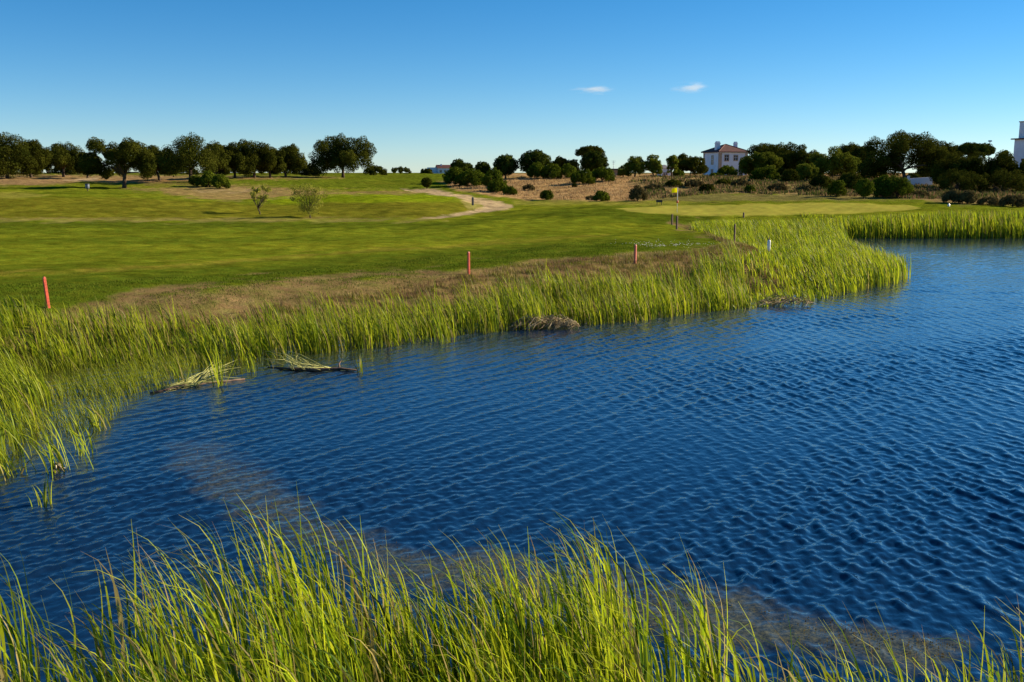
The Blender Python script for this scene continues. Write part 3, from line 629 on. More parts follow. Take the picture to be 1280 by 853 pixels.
def plant(px, base, top, wpx, style, mat, label, cat='tree', group=None, Y=None, seed=None, lobes=None, dens=1.0, lean=0):
    global COUNT; COUNT += 1; seed = seed or COUNT * 13; r = np.random.default_rng(seed)
    Y = Y or find_Y(px, base); X0 = at(px, Y); z0 = zg1(X0, Y); H = max(.6, zof(top, Y) - z0); Wd = wpx * Y / 1262 * (1.1 if group and 'hillside' in group else 1) * (1.18 if style in ('oak', 'bush', 'umbrella') else 1); R_ = Wd / 2
    name = {'oak': 'oak_tree', 'pine': 'pine_tree', 'umbrella': 'umbrella_pine', 'bush': 'shrub', 'young': 'young_tree', 'poplar': 'tree'}[style]
    e = empty(name, (X0, Y, z0 - .05)); tag(e, label, cat, group)
    size = np.clip(Y / 1262 * .8, .05, .26)
    b = MB(); cents = []; rads = []
    if lobes:
        for (lx, lz, lr) in lobes:      # px offsets from the base: x right, y = picture row
            cents.append(((lx - px) * Y / 1262, r.normal() * R_ * .25, zof(lz, Y) - z0)); rads.append(1.22 * lr * Y / 1262)
        nl = len(cents)
        for i in range(nl * 2):
            j = i % nl; c = np.array(cents[j]); q = r.normal(size=3); q /= np.linalg.norm(q); cents.append(tuple(c + q * rads[j] * np.array([.7, 1.2, .6]))); rads.append(rads[j] * r.uniform(.45, .75))
    elif style in ('oak', 'poplar'):
        cb = .10 if style == 'oak' else .08; zc = H * (1 + cb) / 2; rz = H * (1 - cb) / 2
        n = int(34 + 8 * r.random()); rc = .34 * min(R_, rz * 1.3)
        for i in range(n):
            u = r.uniform(-.8, 1); a = i * 2.399 + r.normal() * .3; q = math.sqrt(max(0, 1 - u * u)); s = r.uniform(.66, .94) if i % 4 else r.uniform(.1, .5)
            q = q if u > 0 else max(q, .92)
            cents.append((q * math.cos(a) * (R_) * s, q * math.sin(a) * R_ * s, zc + u * rz * s * .98)); rads.append(rc * r.uniform(.7, 1.25))
    elif style == 'umbrella':
        for i in range(26):
            a = i * 2.399; q = math.sqrt((i + .5) / 26) * .84; cents.append((q * math.cos(a) * R_, q * math.sin(a) * R_, H * (.90 - .22 * q * q) - r.uniform(0, .08) * H)); rads.append(.22 * R_ * r.uniform(.8, 1.2))
    elif style == 'pine':
        n = 22; zc = H * .56; rz = H * .44; rc = .38 * min(R_, rz)
        for i in range(n):
            u = 1 - 2 * (i + .5) / n; a = i * 2.399; q = math.sqrt(1 - u * u); s = .68
            cents.append((q * math.cos(a) * R_ * s, q * math.sin(a) * R_ * s, zc + u * rz * s)); rads.append(rc * r.uniform(.85, 1.2))
    elif style == 'bush':
        n = 16; rc = .36 * min(R_, H * .8)
        for i in range(n):
            u = (i + .5) / n; a = i * 2.399 + r.normal() * .2; q = math.sqrt(max(0, 1 - u * u)); s = r.uniform(.6, .8)
            cents.append((q * math.cos(a) * R_ * s, q * math.sin(a) * R_ * s, H * (.22 + u * .62) * r.uniform(.85, 1.0))); rads.append(rc * r.uniform(.75, 1.2))
    elif style == 'young':
        for i in range(15):
            u = r.uniform(-.8, 1); a = i * 2.399; q = math.sqrt(max(0, 1 - u * u)); s = r.uniform(.5, .9)
            cents.append((q * math.cos(a) * R_ * s + lean * (.6 + u * .4), q * math.sin(a) * R_ * s, H * .66 + u * H * .32 * s)); rads.append(.24 * R_ * r.uniform(.6, 1.2))
    cents = np.array(cents); rads = np.array(rads)
    cents[:, 2] = np.maximum(cents[:, 2], rads * .5)
    per = {'oak': 400, 'poplar': 340, 'umbrella': 300, 'pine': 380, 'bush': 320, 'young': 150}[style] * dens
    per *= np.clip((rads.mean() / size / 5) ** 2, .25, 2.2) if style != 'young' else 1
    if style == 'young': size *= 1.0
    Vv, q = leaves(cents, rads, per, size, r, flat=.8 if style == 'umbrella' else .92, shell=.25 if style == 'young' else .5)
    Vv[:, 2] = np.maximum(Vv[:, 2], .03)
    # wood
    tr = np.clip(H * .038, .03, .45) if style != 'young' else H * .018
    fork = H * (.30 if style in ('oak', 'poplar') else .2 if style == 'pine' else .62 if style == 'umbrella' else .22 if style == 'young' else .08)
    fx = r.normal() * .04 * H
    b.tube([(0, 0, -.2), (fx * .3, 0, fork * .4), (fx, 0, fork)], [tr * 1.35, tr * 1.0, tr * .85], 9)
    sel = r.permutation(len(cents))[:10 if style != 'young' else 12]
    for j in sel: limb(b, (fx, 0, fork * r.uniform(.8, 1)), cents[j], tr * .55, tr * .14, r)
    b.build('trunk' if style != 'bush' else 'stems', M_bark, e, smooth=True)
    mesh_np('crown' if style != 'bush' else 'foliage', Vv, q, mat, e)
    return e
G1 = 'dark oaks along the left skyline'; G2 = 'round pines and shrubs on the dry hillside'; G3 = 'trees around the villa'; G4 = 'dark trees at the right'
# left oaks
plant(10, 223, 172, 50, 'oak', M_oak, 'dark oak cut by the left edge of the picture', group=G1)
plant(40, 222, 179, 40, 'oak', M_oak, 'oak filling the gap beside the leftmost one, second from the left edge', group=G1)
plant(80, 221.5, 180, 46, 'oak', M_oak, 'round dark oak standing alone between the leftmost pair and the big open oak', group=G1)
plant(110, 221, 190, 26, 'oak', M_oak, 'low dark oak half hidden behind the left side of the big open oak', group=G1, Y=205)
plant(155, 235, 172, 95, 'oak', M_oak, 'big open oak with a forked trunk and spreading crown standing forward of the others', group=G1,
      lobes=[(130, 183, 9), (143, 190, 10), (158, 185, 11), (172, 190, 11), (185, 196, 10), (190, 208, 8), (176, 205, 9), (160, 203, 8), (120, 205, 9), (112, 211, 7), (130, 212, 9), (144, 211, 8), (184, 217, 6), (126, 219, 4), (118, 198, 7), (150, 198, 8), (104, 206, 5)], dens=1.2)
plant(200, 226, 184, 38, 'oak', M_oak, 'oak just right of the big open oak, with its trunk leaning left', group=G1)
plant(238, 227, 172, 62, 'oak', M_oak, 'tall oak behind the bright green round shrubs', group=G1, Y=182, dens=.8)
plant(270, 223, 181, 30, 'oak', M_oak, 'narrow oak between the tall oak behind the shrubs and the close row', group=G1)
plant(294, 222.5, 182, 34, 'oak', M_oak, 'first oak at the left of the close row', group=G1)
plant(318, 222.5, 176, 44, 'oak', M_oak, 'tallest oak in the middle of the close row', group=G1)
plant(338, 222.5, 184, 30, 'oak', M_oak, 'slender oak tucked behind the tallest one of the close row', group=G1)
plant(358, 222, 184, 42, 'oak', M_oak, 'last oak at the right end of the close row', group=G1)
plant(429, 219.5, 174.5, 76, 'oak', M_oak, 'large solitary domed oak right of the close row', group=G1, Y=235, dens=1.3)
plant(388, 220, 205, 22, 'bush', M_oak, 'low dark thicket at the left foot of the solitary domed oak', 'shrub', Y=260)
plant(470, 219, 207, 30, 'bush', M_oak, 'low dark thicket at the right foot of the solitary domed oak', 'shrub', Y=300)
for a_, l_ in ((22, 'low dark thicket behind the trunks of the leftmost two oaks'), (62, 'low dark thicket in the gap left of the round dark oak'), (96, 'low dark thicket in the gap right of the round dark oak'), (222, 'low dark thicket left of the trunk of the tall oak behind the shrubs'), (282, 'low dark thicket in the gap before the close row of oaks'), (348, 'low dark thicket under the right end of the close row of oaks')):
    plant(a_, 219, 204, 52, 'bush', M_oak, l_, 'shrub', 'low thickets behind the oaks', Y=275)
plant(501, 218, 208.5, 27, 'bush', M_oak, 'small dark dome of foliage alone on the skyline left of the distant white building', 'shrub', Y=345)
plant(533, 217, 210.5, 16, 'bush', M_oak, 'dark hedge touching the left side of the distant white building', 'hedge', Y=345)
# bright shrubs by the left
GS = 'bright green round shrubs in front of the tall oak'
plant(246, 233, 218, 17, 'bush', M_bush, 'leftmost and darkest of the bright green round shrubs', 'shrub', GS)
plant(262, 234, 214.5, 24, 'bush', M_bush, 'middle and tallest of the bright green round shrubs', 'shrub', GS)
plant(275, 236, 216, 20, 'bush', M_bush, 'rightmost of the bright green round shrubs', 'shrub', GS)
# young trees
plant(324, 268.5, 227, 31, 'young', M_young, 'slender young tree with a thin stem on the olive slope', 'tree', dens=1.0)
plant(387, 273, 228, 42, 'young', M_young, 'bushy pale shrub tree leaning left beside the slender young tree', 'tree', dens=.8, lobes=[(370, 237, 6), (382, 236, 7), (394, 239, 6), (403, 243, 4), (376, 247, 8), (389, 249, 9), (383, 258, 7), (392, 262, 6), (365, 248, 3)])
plant(533, 236, 221, 13, 'pine', M_oak, 'tiny dark round tree on a stem beside the start of the sandy path', 'tree')
# hillside pines
plant(573, 231, 198, 20, 'pine', M_pine, 'round pine rising behind the low shrubs at the left end of the hillside', group=G2, Y=190)
plant(584, 231, 202, 16, 'pine', M_pine, 'small round pine touching the right side of the leftmost hillside pine', group=G2, Y=192)
plant(603, 230, 201, 19, 'pine', M_pine, 'ball shaped pine standing alone on the skyline left of the two big dark pines', group=G2, Y=192)
plant(569, 232.5, 210, 24, 'bush', M_bush, 'leftmost shrub on the hillside above the start of the path', 'shrub', G2)
plant(591, 232.5, 211, 27, 'bush', M_bush, 'wide shrub second from the left on the hillside', 'shrub', G2)
plant(617, 235, 210, 22, 'bush', M_bush, 'tall shrub below the ball shaped pine', 'shrub', G2)
plant(621, 241, 223, 20, 'bush', M_bush, 'shrub low on the hillside nearest the bend of the path', 'shrub', G2)
plant(637, 244, 232, 15, 'bush', M_bush, 'smaller shrub at the right of the one nearest the path bend', 'shrub', G2)
plant(632, 221, 193.5, 31, 'pine', M_pine, 'dark pine left of the largest round pine', group=G2, Y=190)
plant(668, 220, 186.5, 42, 'pine', M_pine, 'largest round pine with a smooth domed crown at the centre of the skyline', group=G2, Y=190)
plant(671, 223, 203, 20, 'bush', M_bush, 'shrub at the foot of the largest round pine on its left', 'shrub', G2)
plant(689, 224, 204, 20, 'bush', M_bush, 'shrub at the foot of the largest round pine on its right', 'shrub', G2)
plant(699, 218, 196, 17, 'poplar', M_oak, 'ragged dark tree behind the right shoulder of the largest round pine', group=G2, Y=215)
plant(714, 218, 201, 18, 'poplar', M_oak, 'low ragged dark tree behind the shrubs left of the tall flat topped pine', group=G2, Y=215)
plant(708, 222, 206, 26, 'bush', M_bush, 'dark rounded shrub between the largest round pine and the tall flat topped pine', 'shrub', G2)
plant(727, 230, 212, 23, 'bush', M_bush, 'loose olive shrub on the dry slope left of the dense shrub under the tall pine', 'shrub', G2)
plant(737, 219, 179.5, 30, 'umbrella', M_oak, 'tall flat topped pine rising above all others left of the villa', group=G2, Y=215)
plant(742, 216, 189, 35, 'pine', M_pine, 'dense round pine in front of the tall flat topped pine', group=G2, Y=195)
plant(753, 227, 208.5, 27, 'bush', M_bush, 'dense dark shrub beneath the tall flat topped pine', 'shrub', G2)
plant(683, 250, 237, 14, 'bush', M_bush, 'small ball shrub at the foot of the dry slope near its middle', 'shrub', G2)
plant(752, 251, 238, 17, 'bush', M_bush, 'small dark ball shrub at the foot of the dry slope left of the brownish one', 'shrub', G2)
plant(661, 238, 230, 15, 'bush', M_dryb, 'low scruffy shrub halfway up the golden dry slope', 'shrub', G2)
plant(718, 234, 230, 5, 'bush', M_oak, 'tiny dark tuft on the golden dry slope', 'shrub', G2)
plant(797, 252, 231, 18, 'bush', M_dryb, 'brownish shrub left of the yellow flag at the foot of the slope', 'shrub', G2)
plant(741, 250, 244, 16, 'bush', M_dryb, 'low brown shrub touching the left side of the small dark ball shrub', 'shrub', G2)
# around the villa
plant(793, 223, 193, 24, 'poplar', M_green, 'spiky tree left of the pair before the small pale house', group=G3, Y=185)
plant(817, 223, 194, 20, 'poplar', M_green, 'spiky tree directly left of the small pale house', group=G3, Y=185)
plant(840, 222, 192, 14, 'poplar', M_green, 'narrow spiky tree directly right of the small pale house', group=G3, Y=188)
plant(862, 221, 194.5, 38, 'oak', M_oak, 'wide rounded tree against the left wall of the villa', group=G3, Y=200, dens=1.2)
plant(779, 222, 208, 14, 'poplar', M_green, 'low yellowish tree in front of the flat roofed building', group=G3, Y=190)
plant(848, 221.5, 212, 14, 'bush', M_bush, 'small light shrub at the foot of the wide rounded tree', 'shrub', G3)
plant(908, 221, 206.5, 23, 'bush', M_bush, 'dark round shrub in front of the middle of the villa', 'shrub', G3, Y=200)
plant(896, 223, 215.5, 20, 'bush', M_bush, 'low flat shrub in front of the left corner of the villa', 'shrub', G3, Y=190)
plant(937, 223, 200, 15, 'poplar', M_dryb, 'reddish thin tree hiding the right corner of the villa', group=G3, Y=205)
# right mass
plant(962, 221, 181, 54, 'oak', M_oak, 'dark domed tree just right of the villa, behind the lighter one', group=G4, Y=230)
plant(950, 226, 193, 44, 'oak', M_green, 'lighter tree hiding the ground right of the villa', group=G4, Y=185)
plant(955, 227, 209, 34, 'bush', M_bush, 'rounded shrub at the foot of the lighter tree right of the villa', 'shrub', G4)
plant(995, 224, 182.5, 44, 'oak', M_oak, 'tree with a bumpy top midway between the villa and the big dark oak', group=G4, Y=200)
plant(1008, 229, 204, 26, 'poplar', M_green, 'bright green small tree below the bumpy topped tree', group=G4)
plant(987, 229, 210, 20, 'bush', M_oak, 'dark shrub below the bumpy topped tree on its left', 'shrub', G4)
plant(1040, 228, 187, 48, 'oak', M_green, 'yellowish green tree left of the big dark oak', group=G4, Y=190)
plant(1064, 221, 184, 50, 'oak', M_oak, 'dark tree behind and between the yellowish tree and the big dark oak', group=G4, Y=235)
plant(1132, 236, 170, 100, 'oak', M_oak, 'big dark oak with the widest crown at the right', group=G4, Y=170, dens=1.4,
      lobes=[(1096, 184, 11), (1112, 178, 11), (1128, 177, 12), (1145, 180, 12), (1160, 185, 10), (1172, 194, 10), (1166, 206, 9), (1150, 200, 10), (1130, 196, 12), (1108, 198, 12), (1090, 200, 11), (1084, 212, 10), (1100, 215, 10), (1118, 212, 8), (1158, 215, 7)])
plant(1172, 233, 179, 40, 'oak', M_oak, 'dark tree joined to the right side of the big dark oak', group=G4, Y=195)
plant(1211, 221, 178, 52, 'umbrella', M_pine, 'smooth dark umbrella pine on the skyline left of the street lamp', group=G4, Y=230, dens=1.6)
plant(1196, 241, 192, 52, 'oak', M_oak, 'olive tree right of the pale garden wall', group=G4, Y=150, dens=1.2)
plant(1243, 244, 191, 88, 'oak', M_oak, 'wide rounded thicket tree below the street lamp', group=G4, Y=150, dens=1.4)
plant(1200, 246, 212, 60, 'bush', M_oak, 'dark dense undergrowth right of the pale garden wall', 'shrub', G4, Y=140)
plant(1255, 246, 212, 60, 'bush', M_oak, 'dark dense undergrowth below the street lamp', 'shrub', G4, Y=140)
plant(1252, 222, 186, 14, 'poplar', M_green, 'small light tree top between the street lamp and the tower house', group=G4, Y=215)
plant(1275, 240, 200, 30, 'oak', M_green, 'light green tree cut by the right edge below the tower house', group=G4, Y=150)
plant(1047, 246, 224, 21, 'bush', M_bush, 'round dark shrub on the grass left of the small round tree', 'shrub', G4)
plant(1081, 249, 223, 22, 'pine', M_bush, 'small round tree with a thin trunk on the grass', 'tree', G4)
plant(1104, 247, 231, 18, 'bush', M_bush, 'low shrub between the small round tree and the shrub by the pale wall', 'shrub', G4)
plant(1122, 247, 218, 34, 'bush', M_bush, 'broad bright shrub directly left of the pale garden wall', 'shrub', G4)
plant(1106, 246, 217, 26, 'bush', M_bush, 'bright rounded shrub behind the low shrub left of the pale wall', 'shrub', G4, Y=133)
plant(1192, 254, 237, 22, 'bush', M_dryb, 'brown dry shrub below the olive tree, left of its twin', 'shrub', G4)
plant(1211, 255, 236, 20, 'bush', M_dryb, 'brown dry shrub below the olive tree, right of its twin', 'shrub', G4)
for i, (a_, b_, c_, d_, m__, l_) in enumerate([
    (818, 238, 229, 24, M_dryb, 'low brown scrub bush above the golf sign'), (842, 233, 224, 22, M_oak, 'olive scrub bush above the yellow flag'),
    (868, 234, 224, 26, M_dryb, 'brown scrub bush below the left corner of the villa'), (884, 240, 230, 20, M_oak, 'dark scrub bush low on the slope below the villa'),
    (905, 231, 223, 20, M_oak, 'olive scrub bush right below the middle of the villa'), (926, 234, 224, 24, M_dryb, 'brown scrub bush below the right corner of the villa'),
    (938, 241, 231, 12, M_bush, 'small bright green bush low on the slope right of the villa'), (972, 239, 229, 26, M_dryb, 'wide rusty scrub bush below the dark domed tree'),
    (1008, 240, 230, 22, M_dryb, 'rusty scrub bush below the bright green small tree'), (1026, 236, 218, 24, M_oak, 'olive bush left of the round dark shrub on the grass'),
    (1062, 238, 216, 30, M_oak, 'dark bush behind the gap between round shrub and small round tree'), (1150, 247, 238, 26, M_dryb, 'low brown bush in front of the pale garden wall'),
    (1238, 257, 245, 30, M_dryb, 'low rusty bush right of the twin dry shrubs'), (1268, 259, 243, 30, M_dryb, 'dark rusty bush at the right edge above the far reeds'),
    (1140, 231, 216, 18, M_oak, 'dark bush seen under the big dark oak crown')]):
    plant(a_, b_, c_, d_, 'bush', m__, l_, 'shrub', 'scrub bushes on the slopes', Y=None if i < 14 else 185)

for a_, t_, l_ in ((982, 204, 'dark thicket filling the gap under the bumpy topped tree'), (1030, 206, 'dark thicket behind the yellowish green tree'), (1078, 204, 'dark thicket left of the big dark oak trunk'), (1172, 206, 'dark thicket right of the big dark oak trunk')):
    plant(a_, 222, t_, 56, 'bush', M_oak, l_, 'shrub', 'dark thickets under the right hand trees', Y=205)

# ------------------------------------------------------------------ buildings
def window(parent, x, y, z, w_, h_, ry=0, frame=M_stone, axis='x'):
    f = MB(); t = .16
    D = (lambda a, b, c: (a, b, c)) if axis == 'x' else (lambda a, b, c: (b, a, c))
    f.box((x, y, z + h_ / 2 + t / 2), D(w_ + 2 * t, .14, t)); f.box((x, y, z - h_ / 2 - t / 2), D(w_ + 2 * t, .18, t))
    for s_ in (-1, 1):
        if axis == 'x': f.box((x + s_ * (w_ / 2 + t / 2), y, z), (t, .13, h_ - .006))
        else: f.box((x, y + s_ * (w_ / 2 + t / 2), z), (.13, t, h_ - .006))
    fo = f.build('window', frame, parent)
    g_ = MB().box((x, y, z), D(w_ - .01, .05, h_ - .01)); g_.build('pane', M_glass, fo)
    m = MB().box((x, y, z), D(.07, .08, h_ - .02)).box((x, y, z + .1), D(w_ - .02, .075, .06)); m.build('glazing_bar', M_wpaint, fo)
def hip(parent, W_, D_, z, oh, rise, name='roof'):
    a = W_ / 2 + oh; b = D_ / 2 + oh; k = max(0.2, a - b)
    vs = [(-a, -b, z), (a, -b, z), (a, b, z), (-a, b, z), (-k, 0, z + rise), (k, 0, z + rise), (-a, -b, z - .18), (a, -b, z - .18), (a, b, z - .18), (-a, b, z - .18)]
    m = MB().add(vs, [(0, 1, 5, 4), (1, 2, 5), (2, 3, 4, 5), (3, 0, 4), (6, 7, 1, 0), (7, 8, 2, 1), (8, 9, 3, 2), (9, 6, 0, 3), (9, 8, 7, 6)])
    m.tube([(-k, 0, z + rise), (k, 0, z + rise)], .14, 6)
    for q in ((-a, -b), (a, -b), (a, b), (-a, b)): m.tube([(q[0], q[1], z + .03), (math.copysign(k, q[0]), 0, z + rise)], .12, 6)
    return m.build(name, M_roof, parent)
def chimney(parent, x, y, z0, z1, w_):
    c = MB().box((x, y, (z0 + z1) / 2), (w_, w_, z1 - z0), taper=.86); c.box((x, y, z1 - .35), (w_ * 1.08, w_ * 1.08, .14)); c.box((x, y, z1 + .1), (w_ * .7, w_ * .7, .2)); return c.build('chimney', M_white, parent)
# villa
YV = 262; s = YV / 1262; XV = at(910.5, YV, 200); zb = zof(223.5, YV); eave = zof(190.3, YV) - zb
e = empty('villa', (XV, YV + 4, zb), R(16)); tag(e, 'two storey white villa with a hipped red tile roof and two chimneys on the hill', 'house')
wd_, dp = 47 * s / math.cos(R(16)) - 2.2, 9.0
MB().box((0, 0, eave / 2 - .5), (wd_, dp, eave + 1)).build('wall', M_white, e)
for sx in (-1, 1):
    for sy in (-1, 1): MB().box((sx * (wd_ / 2 - .26), sy * (dp / 2 - .26), eave / 2 - .5), (.7, .7, eave + .9)).build('corner_stone', M_stone, e)
MB().box((0, 0, eave - .09), (wd_ + .25, dp + .25, .3)).build('cornice', M_white, e)
rf_ = hip(e, wd_, dp, eave + .09, .55, 1.95)
chimney(rf_, -wd_ / 2 + 1.0, -1.2, eave - .2, eave + 2.6, 1.15); chimney(rf_, wd_ / 2 - .7, .8, eave - .2, eave + 2.6, .9)
for wx, ww, wh in ((-wd_ / 2 + 2.0, 1.0, 1.4), (-wd_ / 2 + 4.6, 1.0, 1.2)): window(e, wx, -dp / 2 - .03, eave - 1.5, ww, wh)
window(e, 2.2, -dp / 2 - .03, 1.5, 1.0, 1.4)
window(e, -wd_ / 2 - .03, -.6, eave - 2.0, .9, 2.1, axis='y'); window(e, -wd_ / 2 - .03, -.6, 1.2, 1.0, 2.2, axis='y')
# distant white building
YB = 352; s = YB / 1262; zb = zof(219, YB); X0 = at(549, YB, 212)
e = empty('farmhouse', (X0, YB, zb), R(12)); tag(e, 'distant low white building with a red roof and a small chimney on the skyline', 'house')
MB().box((-2.5 * s / s, 0, 1.2), (3.0, 3.4, 2.8)).build('annex', M_white, e)
MB().box((1.6, 0, 1.1), (5.0, 5.2, 2.5)).build('wall', M_white, e)
ro = MB().add([(-1.1, -2.9, 2.35), (4.3, -2.9, 2.35), (4.3, 2.9, 2.35), (-1.1, 2.9, 2.35), (-1.1, 0, 3.5), (4.3, 0, 3.5)], [(0, 1, 5, 4), (2, 3, 4, 5), (1, 2, 5), (3, 0, 4), (3, 2, 1, 0)]).build('roof', M_roof, e)
MB().box((.6, -.6, 3.2), (.5, .5, 1.1)).build('chimney', M_white, ro)
for wx in (.2, 1.8, 3.2): window(e, wx, -2.62, 1.3, .5, .6)
# flat roofed building
YB = 225; s = YB / 1262; X0 = at(769, YB, 215); zb = zof(222, YB)
e = empty('flat_roofed_building', (X0, YB, zb), R(-5)); tag(e, 'low brown building with a dark flat roof half hidden right of the tall pine', 'building')
MB().box((0, 0, .7), (3.6, 3.2, 1.6)).build('wall', M_stone, e); MB().box((0, 0, 1.72), (4.4, 4.0, .42)).build('roof', simple('brown roof', (.10, .06, .045), .8, 2, .2), e)
for wx in (-.9, .7): window(e, wx, -1.63, .9, .6, .7)
# small pale house
YB = 225; X0 = at(830, YB, 210); zb = zof(221, YB)
e = empty('small_house', (X0, YB, zb), R(10)); tag(e, 'small pale house glimpsed between two spiky trees left of the villa', 'house')
MB().box((0, 0, .9), (2.3, 2.6, 2.0)).build('wall', M_white, e)
MB().add([(-1.4, -1.6, 1.9), (1.4, -1.6, 1.9), (1.4, 1.6, 1.9), (-1.4, 1.6, 1.9), (-.2, 0, 2.6), (.2, 0, 2.6)], [(0, 1, 5, 4), (1, 2, 5), (2, 3, 4, 5), (3, 0, 4), (3, 2, 1, 0)]).build('roof', simple('grey roof', (.16, .15, .16), .8, 2, .2), e)
window(e, -.1, -1.33, .5, .7, .6)
# pale garden wall
YB = 160; s = YB / 1262; X0 = at(1150, YB, 228); zb = zg1(X0, YB)
e = empty('garden_wall', (X0, YB, zb), R(6)); tag(e, 'pale whitewashed garden wall with a post at its left end below the big dark oak', 'wall')
hw = zof(221.5, YB) - zb
MB().add([(-1.8, -.15, -.3), (2.0, -.15, -.3), (2.0, .15, -.3), (-1.8, .15, -.3), (-1.8, -.15, hw * .82), (2.0, -.15, hw), (2.0, .15, hw), (-1.8, .15, hw * .82)], [(3, 2, 1, 0), (4, 5, 6, 7), (0, 1, 5, 4), (1, 2, 6, 5), (2, 3, 7, 6), (3, 0, 4, 7)]).build('wall_face', M_white, e)
MB().box((-1.95, 0, hw * .52), (.28, .36, hw * 1.08 + .2)).build('post', M_white, e)
# tower house at right edge
YB = 240; s = YB / 1262; X0 = at(1284, YB, 180); zb = zof(222, YB)
e = empty('tower_house', (X0, YB, zb), R(10)); tag(e, 'white house with a square tower cut by the right edge above the trees', 'house')
ht = zof(174, YB) - zb
MB().box((.6, 0, ht / 2), (4.6, 4.6, ht)).build('wall', M_white, e)
MB().box((.6, 0, ht + .05), (6.0, 5.6, .28)).build('eaves', M_roof, e)
c = MB().box((.5, 0, (ht + zof(153, YB) - zb) / 2 + .1), (3.6, 3.0, zof(153, YB) - zb - ht)); c.build('tower', M_white, e)
MB().box((.5, 0, zof(153, YB) - zb + .16), (3.9, 3.3, .22)).build('tower_cap', M_stone, e)
window(e, .2, -1.53, zof(160, YB) - zb, .9, .7)
MB().box((.6, -2.6, zof(200, YB) - zb), (6.4, 1.6, .5)).build('lower_roof', M_roof, e)

# ------------------------------------------------------------------ street lamp, masts
def lamp(px, Y, top, label):
    X0 = at(px, Y, 190); z0 = zg1(X0, Y); H = zof(top, Y) - z0
    e = empty('street_lamp', (X0, Y, z0)); tag(e, label, 'street lamp')
    MB().tube([(0, 0, 0), (0, 0, H * .5), (0, 0, H)], [.13, .1, .08], 8).build('pole', M_metal, e, True)
    MB().box((0, 0, H + .12), (.8, .5, .26), taper=.8).build('lamp_head', M_metal, e)
    MB().box((0, 0, H - .07), (.6, .36, .08)).build('lens', M_wpaint, e)
lamp(1236.5, 235, 177, 'street lamp with a square head rising above the trees at right')
def mast(px, Y, top, label):
    X0 = at(px, Y, 200); z0 = zg1(X0, Y); H = zof(top, Y) - z0
    e = empty('antenna_mast', (X0, Y, z0)); tag(e, label, 'mast')
    MB().tube([(0, 0, 0), (0, 0, H)], [.07, .04], 6).build('pole', M_metal, e, True)
    b = MB()
    for k, l in ((.0, .9), (.35, .7), (.7, .5)): b.box((0, 0, H - k - .1), (l, .05, .05))
    b.build('crossbars', M_metal, e)
mast(767, 228, 201, 'thin antenna mast on the skyline right of the tall flat topped pine')

# ------------------------------------------------------------------ stakes and golf things
def stake(px, base, top, wpx, mat, label, lean=0, cat='stake', group=None, Y=None, name='stake', lo=24):
    Y = Y or find_Y(px, base, lo=lo); X0 = at(px, Y, base); z0 = zg1(X0, Y); H = zof(top, Y) - z0; r_ = wpx * Y / 1262 / 2
    e = empty(name, (X0, Y, z0), random.uniform(.55, .95)); tag(e, label, cat, group)
    MB().box((lean * H / 2, 0, H / 2 - .1), (r_ * 2, r_ * 1.8, H + .2), Matrix.Rotation(math.atan(lean), 3, 'Y')).build('shaft', mat, e, bevel=r_ * .25)
    MB().box((lean * H, 0, H + r_ * .45), (r_ * 1.9, r_ * 1.7, r_ * .9), taper=.4).build('cap', mat, e)
    return e
GR = 'red hazard stakes along the bank'
stake(61, 385, 347.5, 3.7, M_red, 'bright red stake at the left end of the bank, leaning slightly left', -.07, group=GR)
stake(586, 343, 316, 2.8, M_red, 'red stake standing in the dry grass at the middle of the bank', 0, group=GR)
stake(794, 331, 307, 2.8, M_pink, 'faded pinkish red stake on the bare bank left of the point', 0, group=GR)
GB = 'thin brown posts beyond the bank'
stake(846, 285, 271, 2.2, M_wood, 'taller brown post right below the yellow flag', 0, 'post', GB, name='wooden_post', Y=70)
stake(840, 281, 268.5, 1.9, M_wood, 'brown post just left of the one below the yellow flag', 0, 'post', GB, name='wooden_post', Y=76)
stake(918, 299, 281, 2.2, M_wood, 'dark brown post at the edge of the reed filled inlet', 0, 'post', GB, Y=60, name='wooden_post')
stake(929, 284, 266.5, 1.8, M_wood, 'brown post rising from the reeds below the putting green', 0, 'post', GB, Y=82.5, name='wooden_post')
stake(591, 257, 247.5, 2.2, M_dark, 'short dark post beside the bend of the sandy path', 0, 'post', name='wooden_post')
stake(1179, 252, 245, 1.8, M_metal, 'short grey post on the grass below the olive tree at right', 0, 'post', name='short_post')
stake(1186, 258.5, 256, 2.6, M_wpaint, 'small white tee marker on the grass behind the far reeds', 0, 'marker', name='tee_marker')
# white marker post
Y0 = 51.5; X0 = at(961, Y0, 310); z0 = zg1(X0, Y0); s = Y0 / 1262
e = empty('marker_post', (X0, Y0, zof(322, Y0) - .0)); tag(e, 'white painted post on a dark wooden footing at the tip of the dry bank', 'post')
H = zof(298, Y0) - zof(322, Y0)
MB().tube([(0, 0, .3), (0, 0, .42), (0, 0, .85), (0, 0, .9)], [.05, .085, .085, .06], 12).build('white_sleeve', M_wpaint, e, True)
MB().tube([(0, 0, .88), (0, 0, H + .05)], [.04, .025], 8).build('top_peg', M_wood, e, True)
MB().tube([(-.04, 0, -.5), (-.01, 0, .32)], [.07, .05], 8).tube([(.12, -.05, -.5), (.02, 0, .4)], [.045, .03], 7).build('footing', M_wood, e, True)
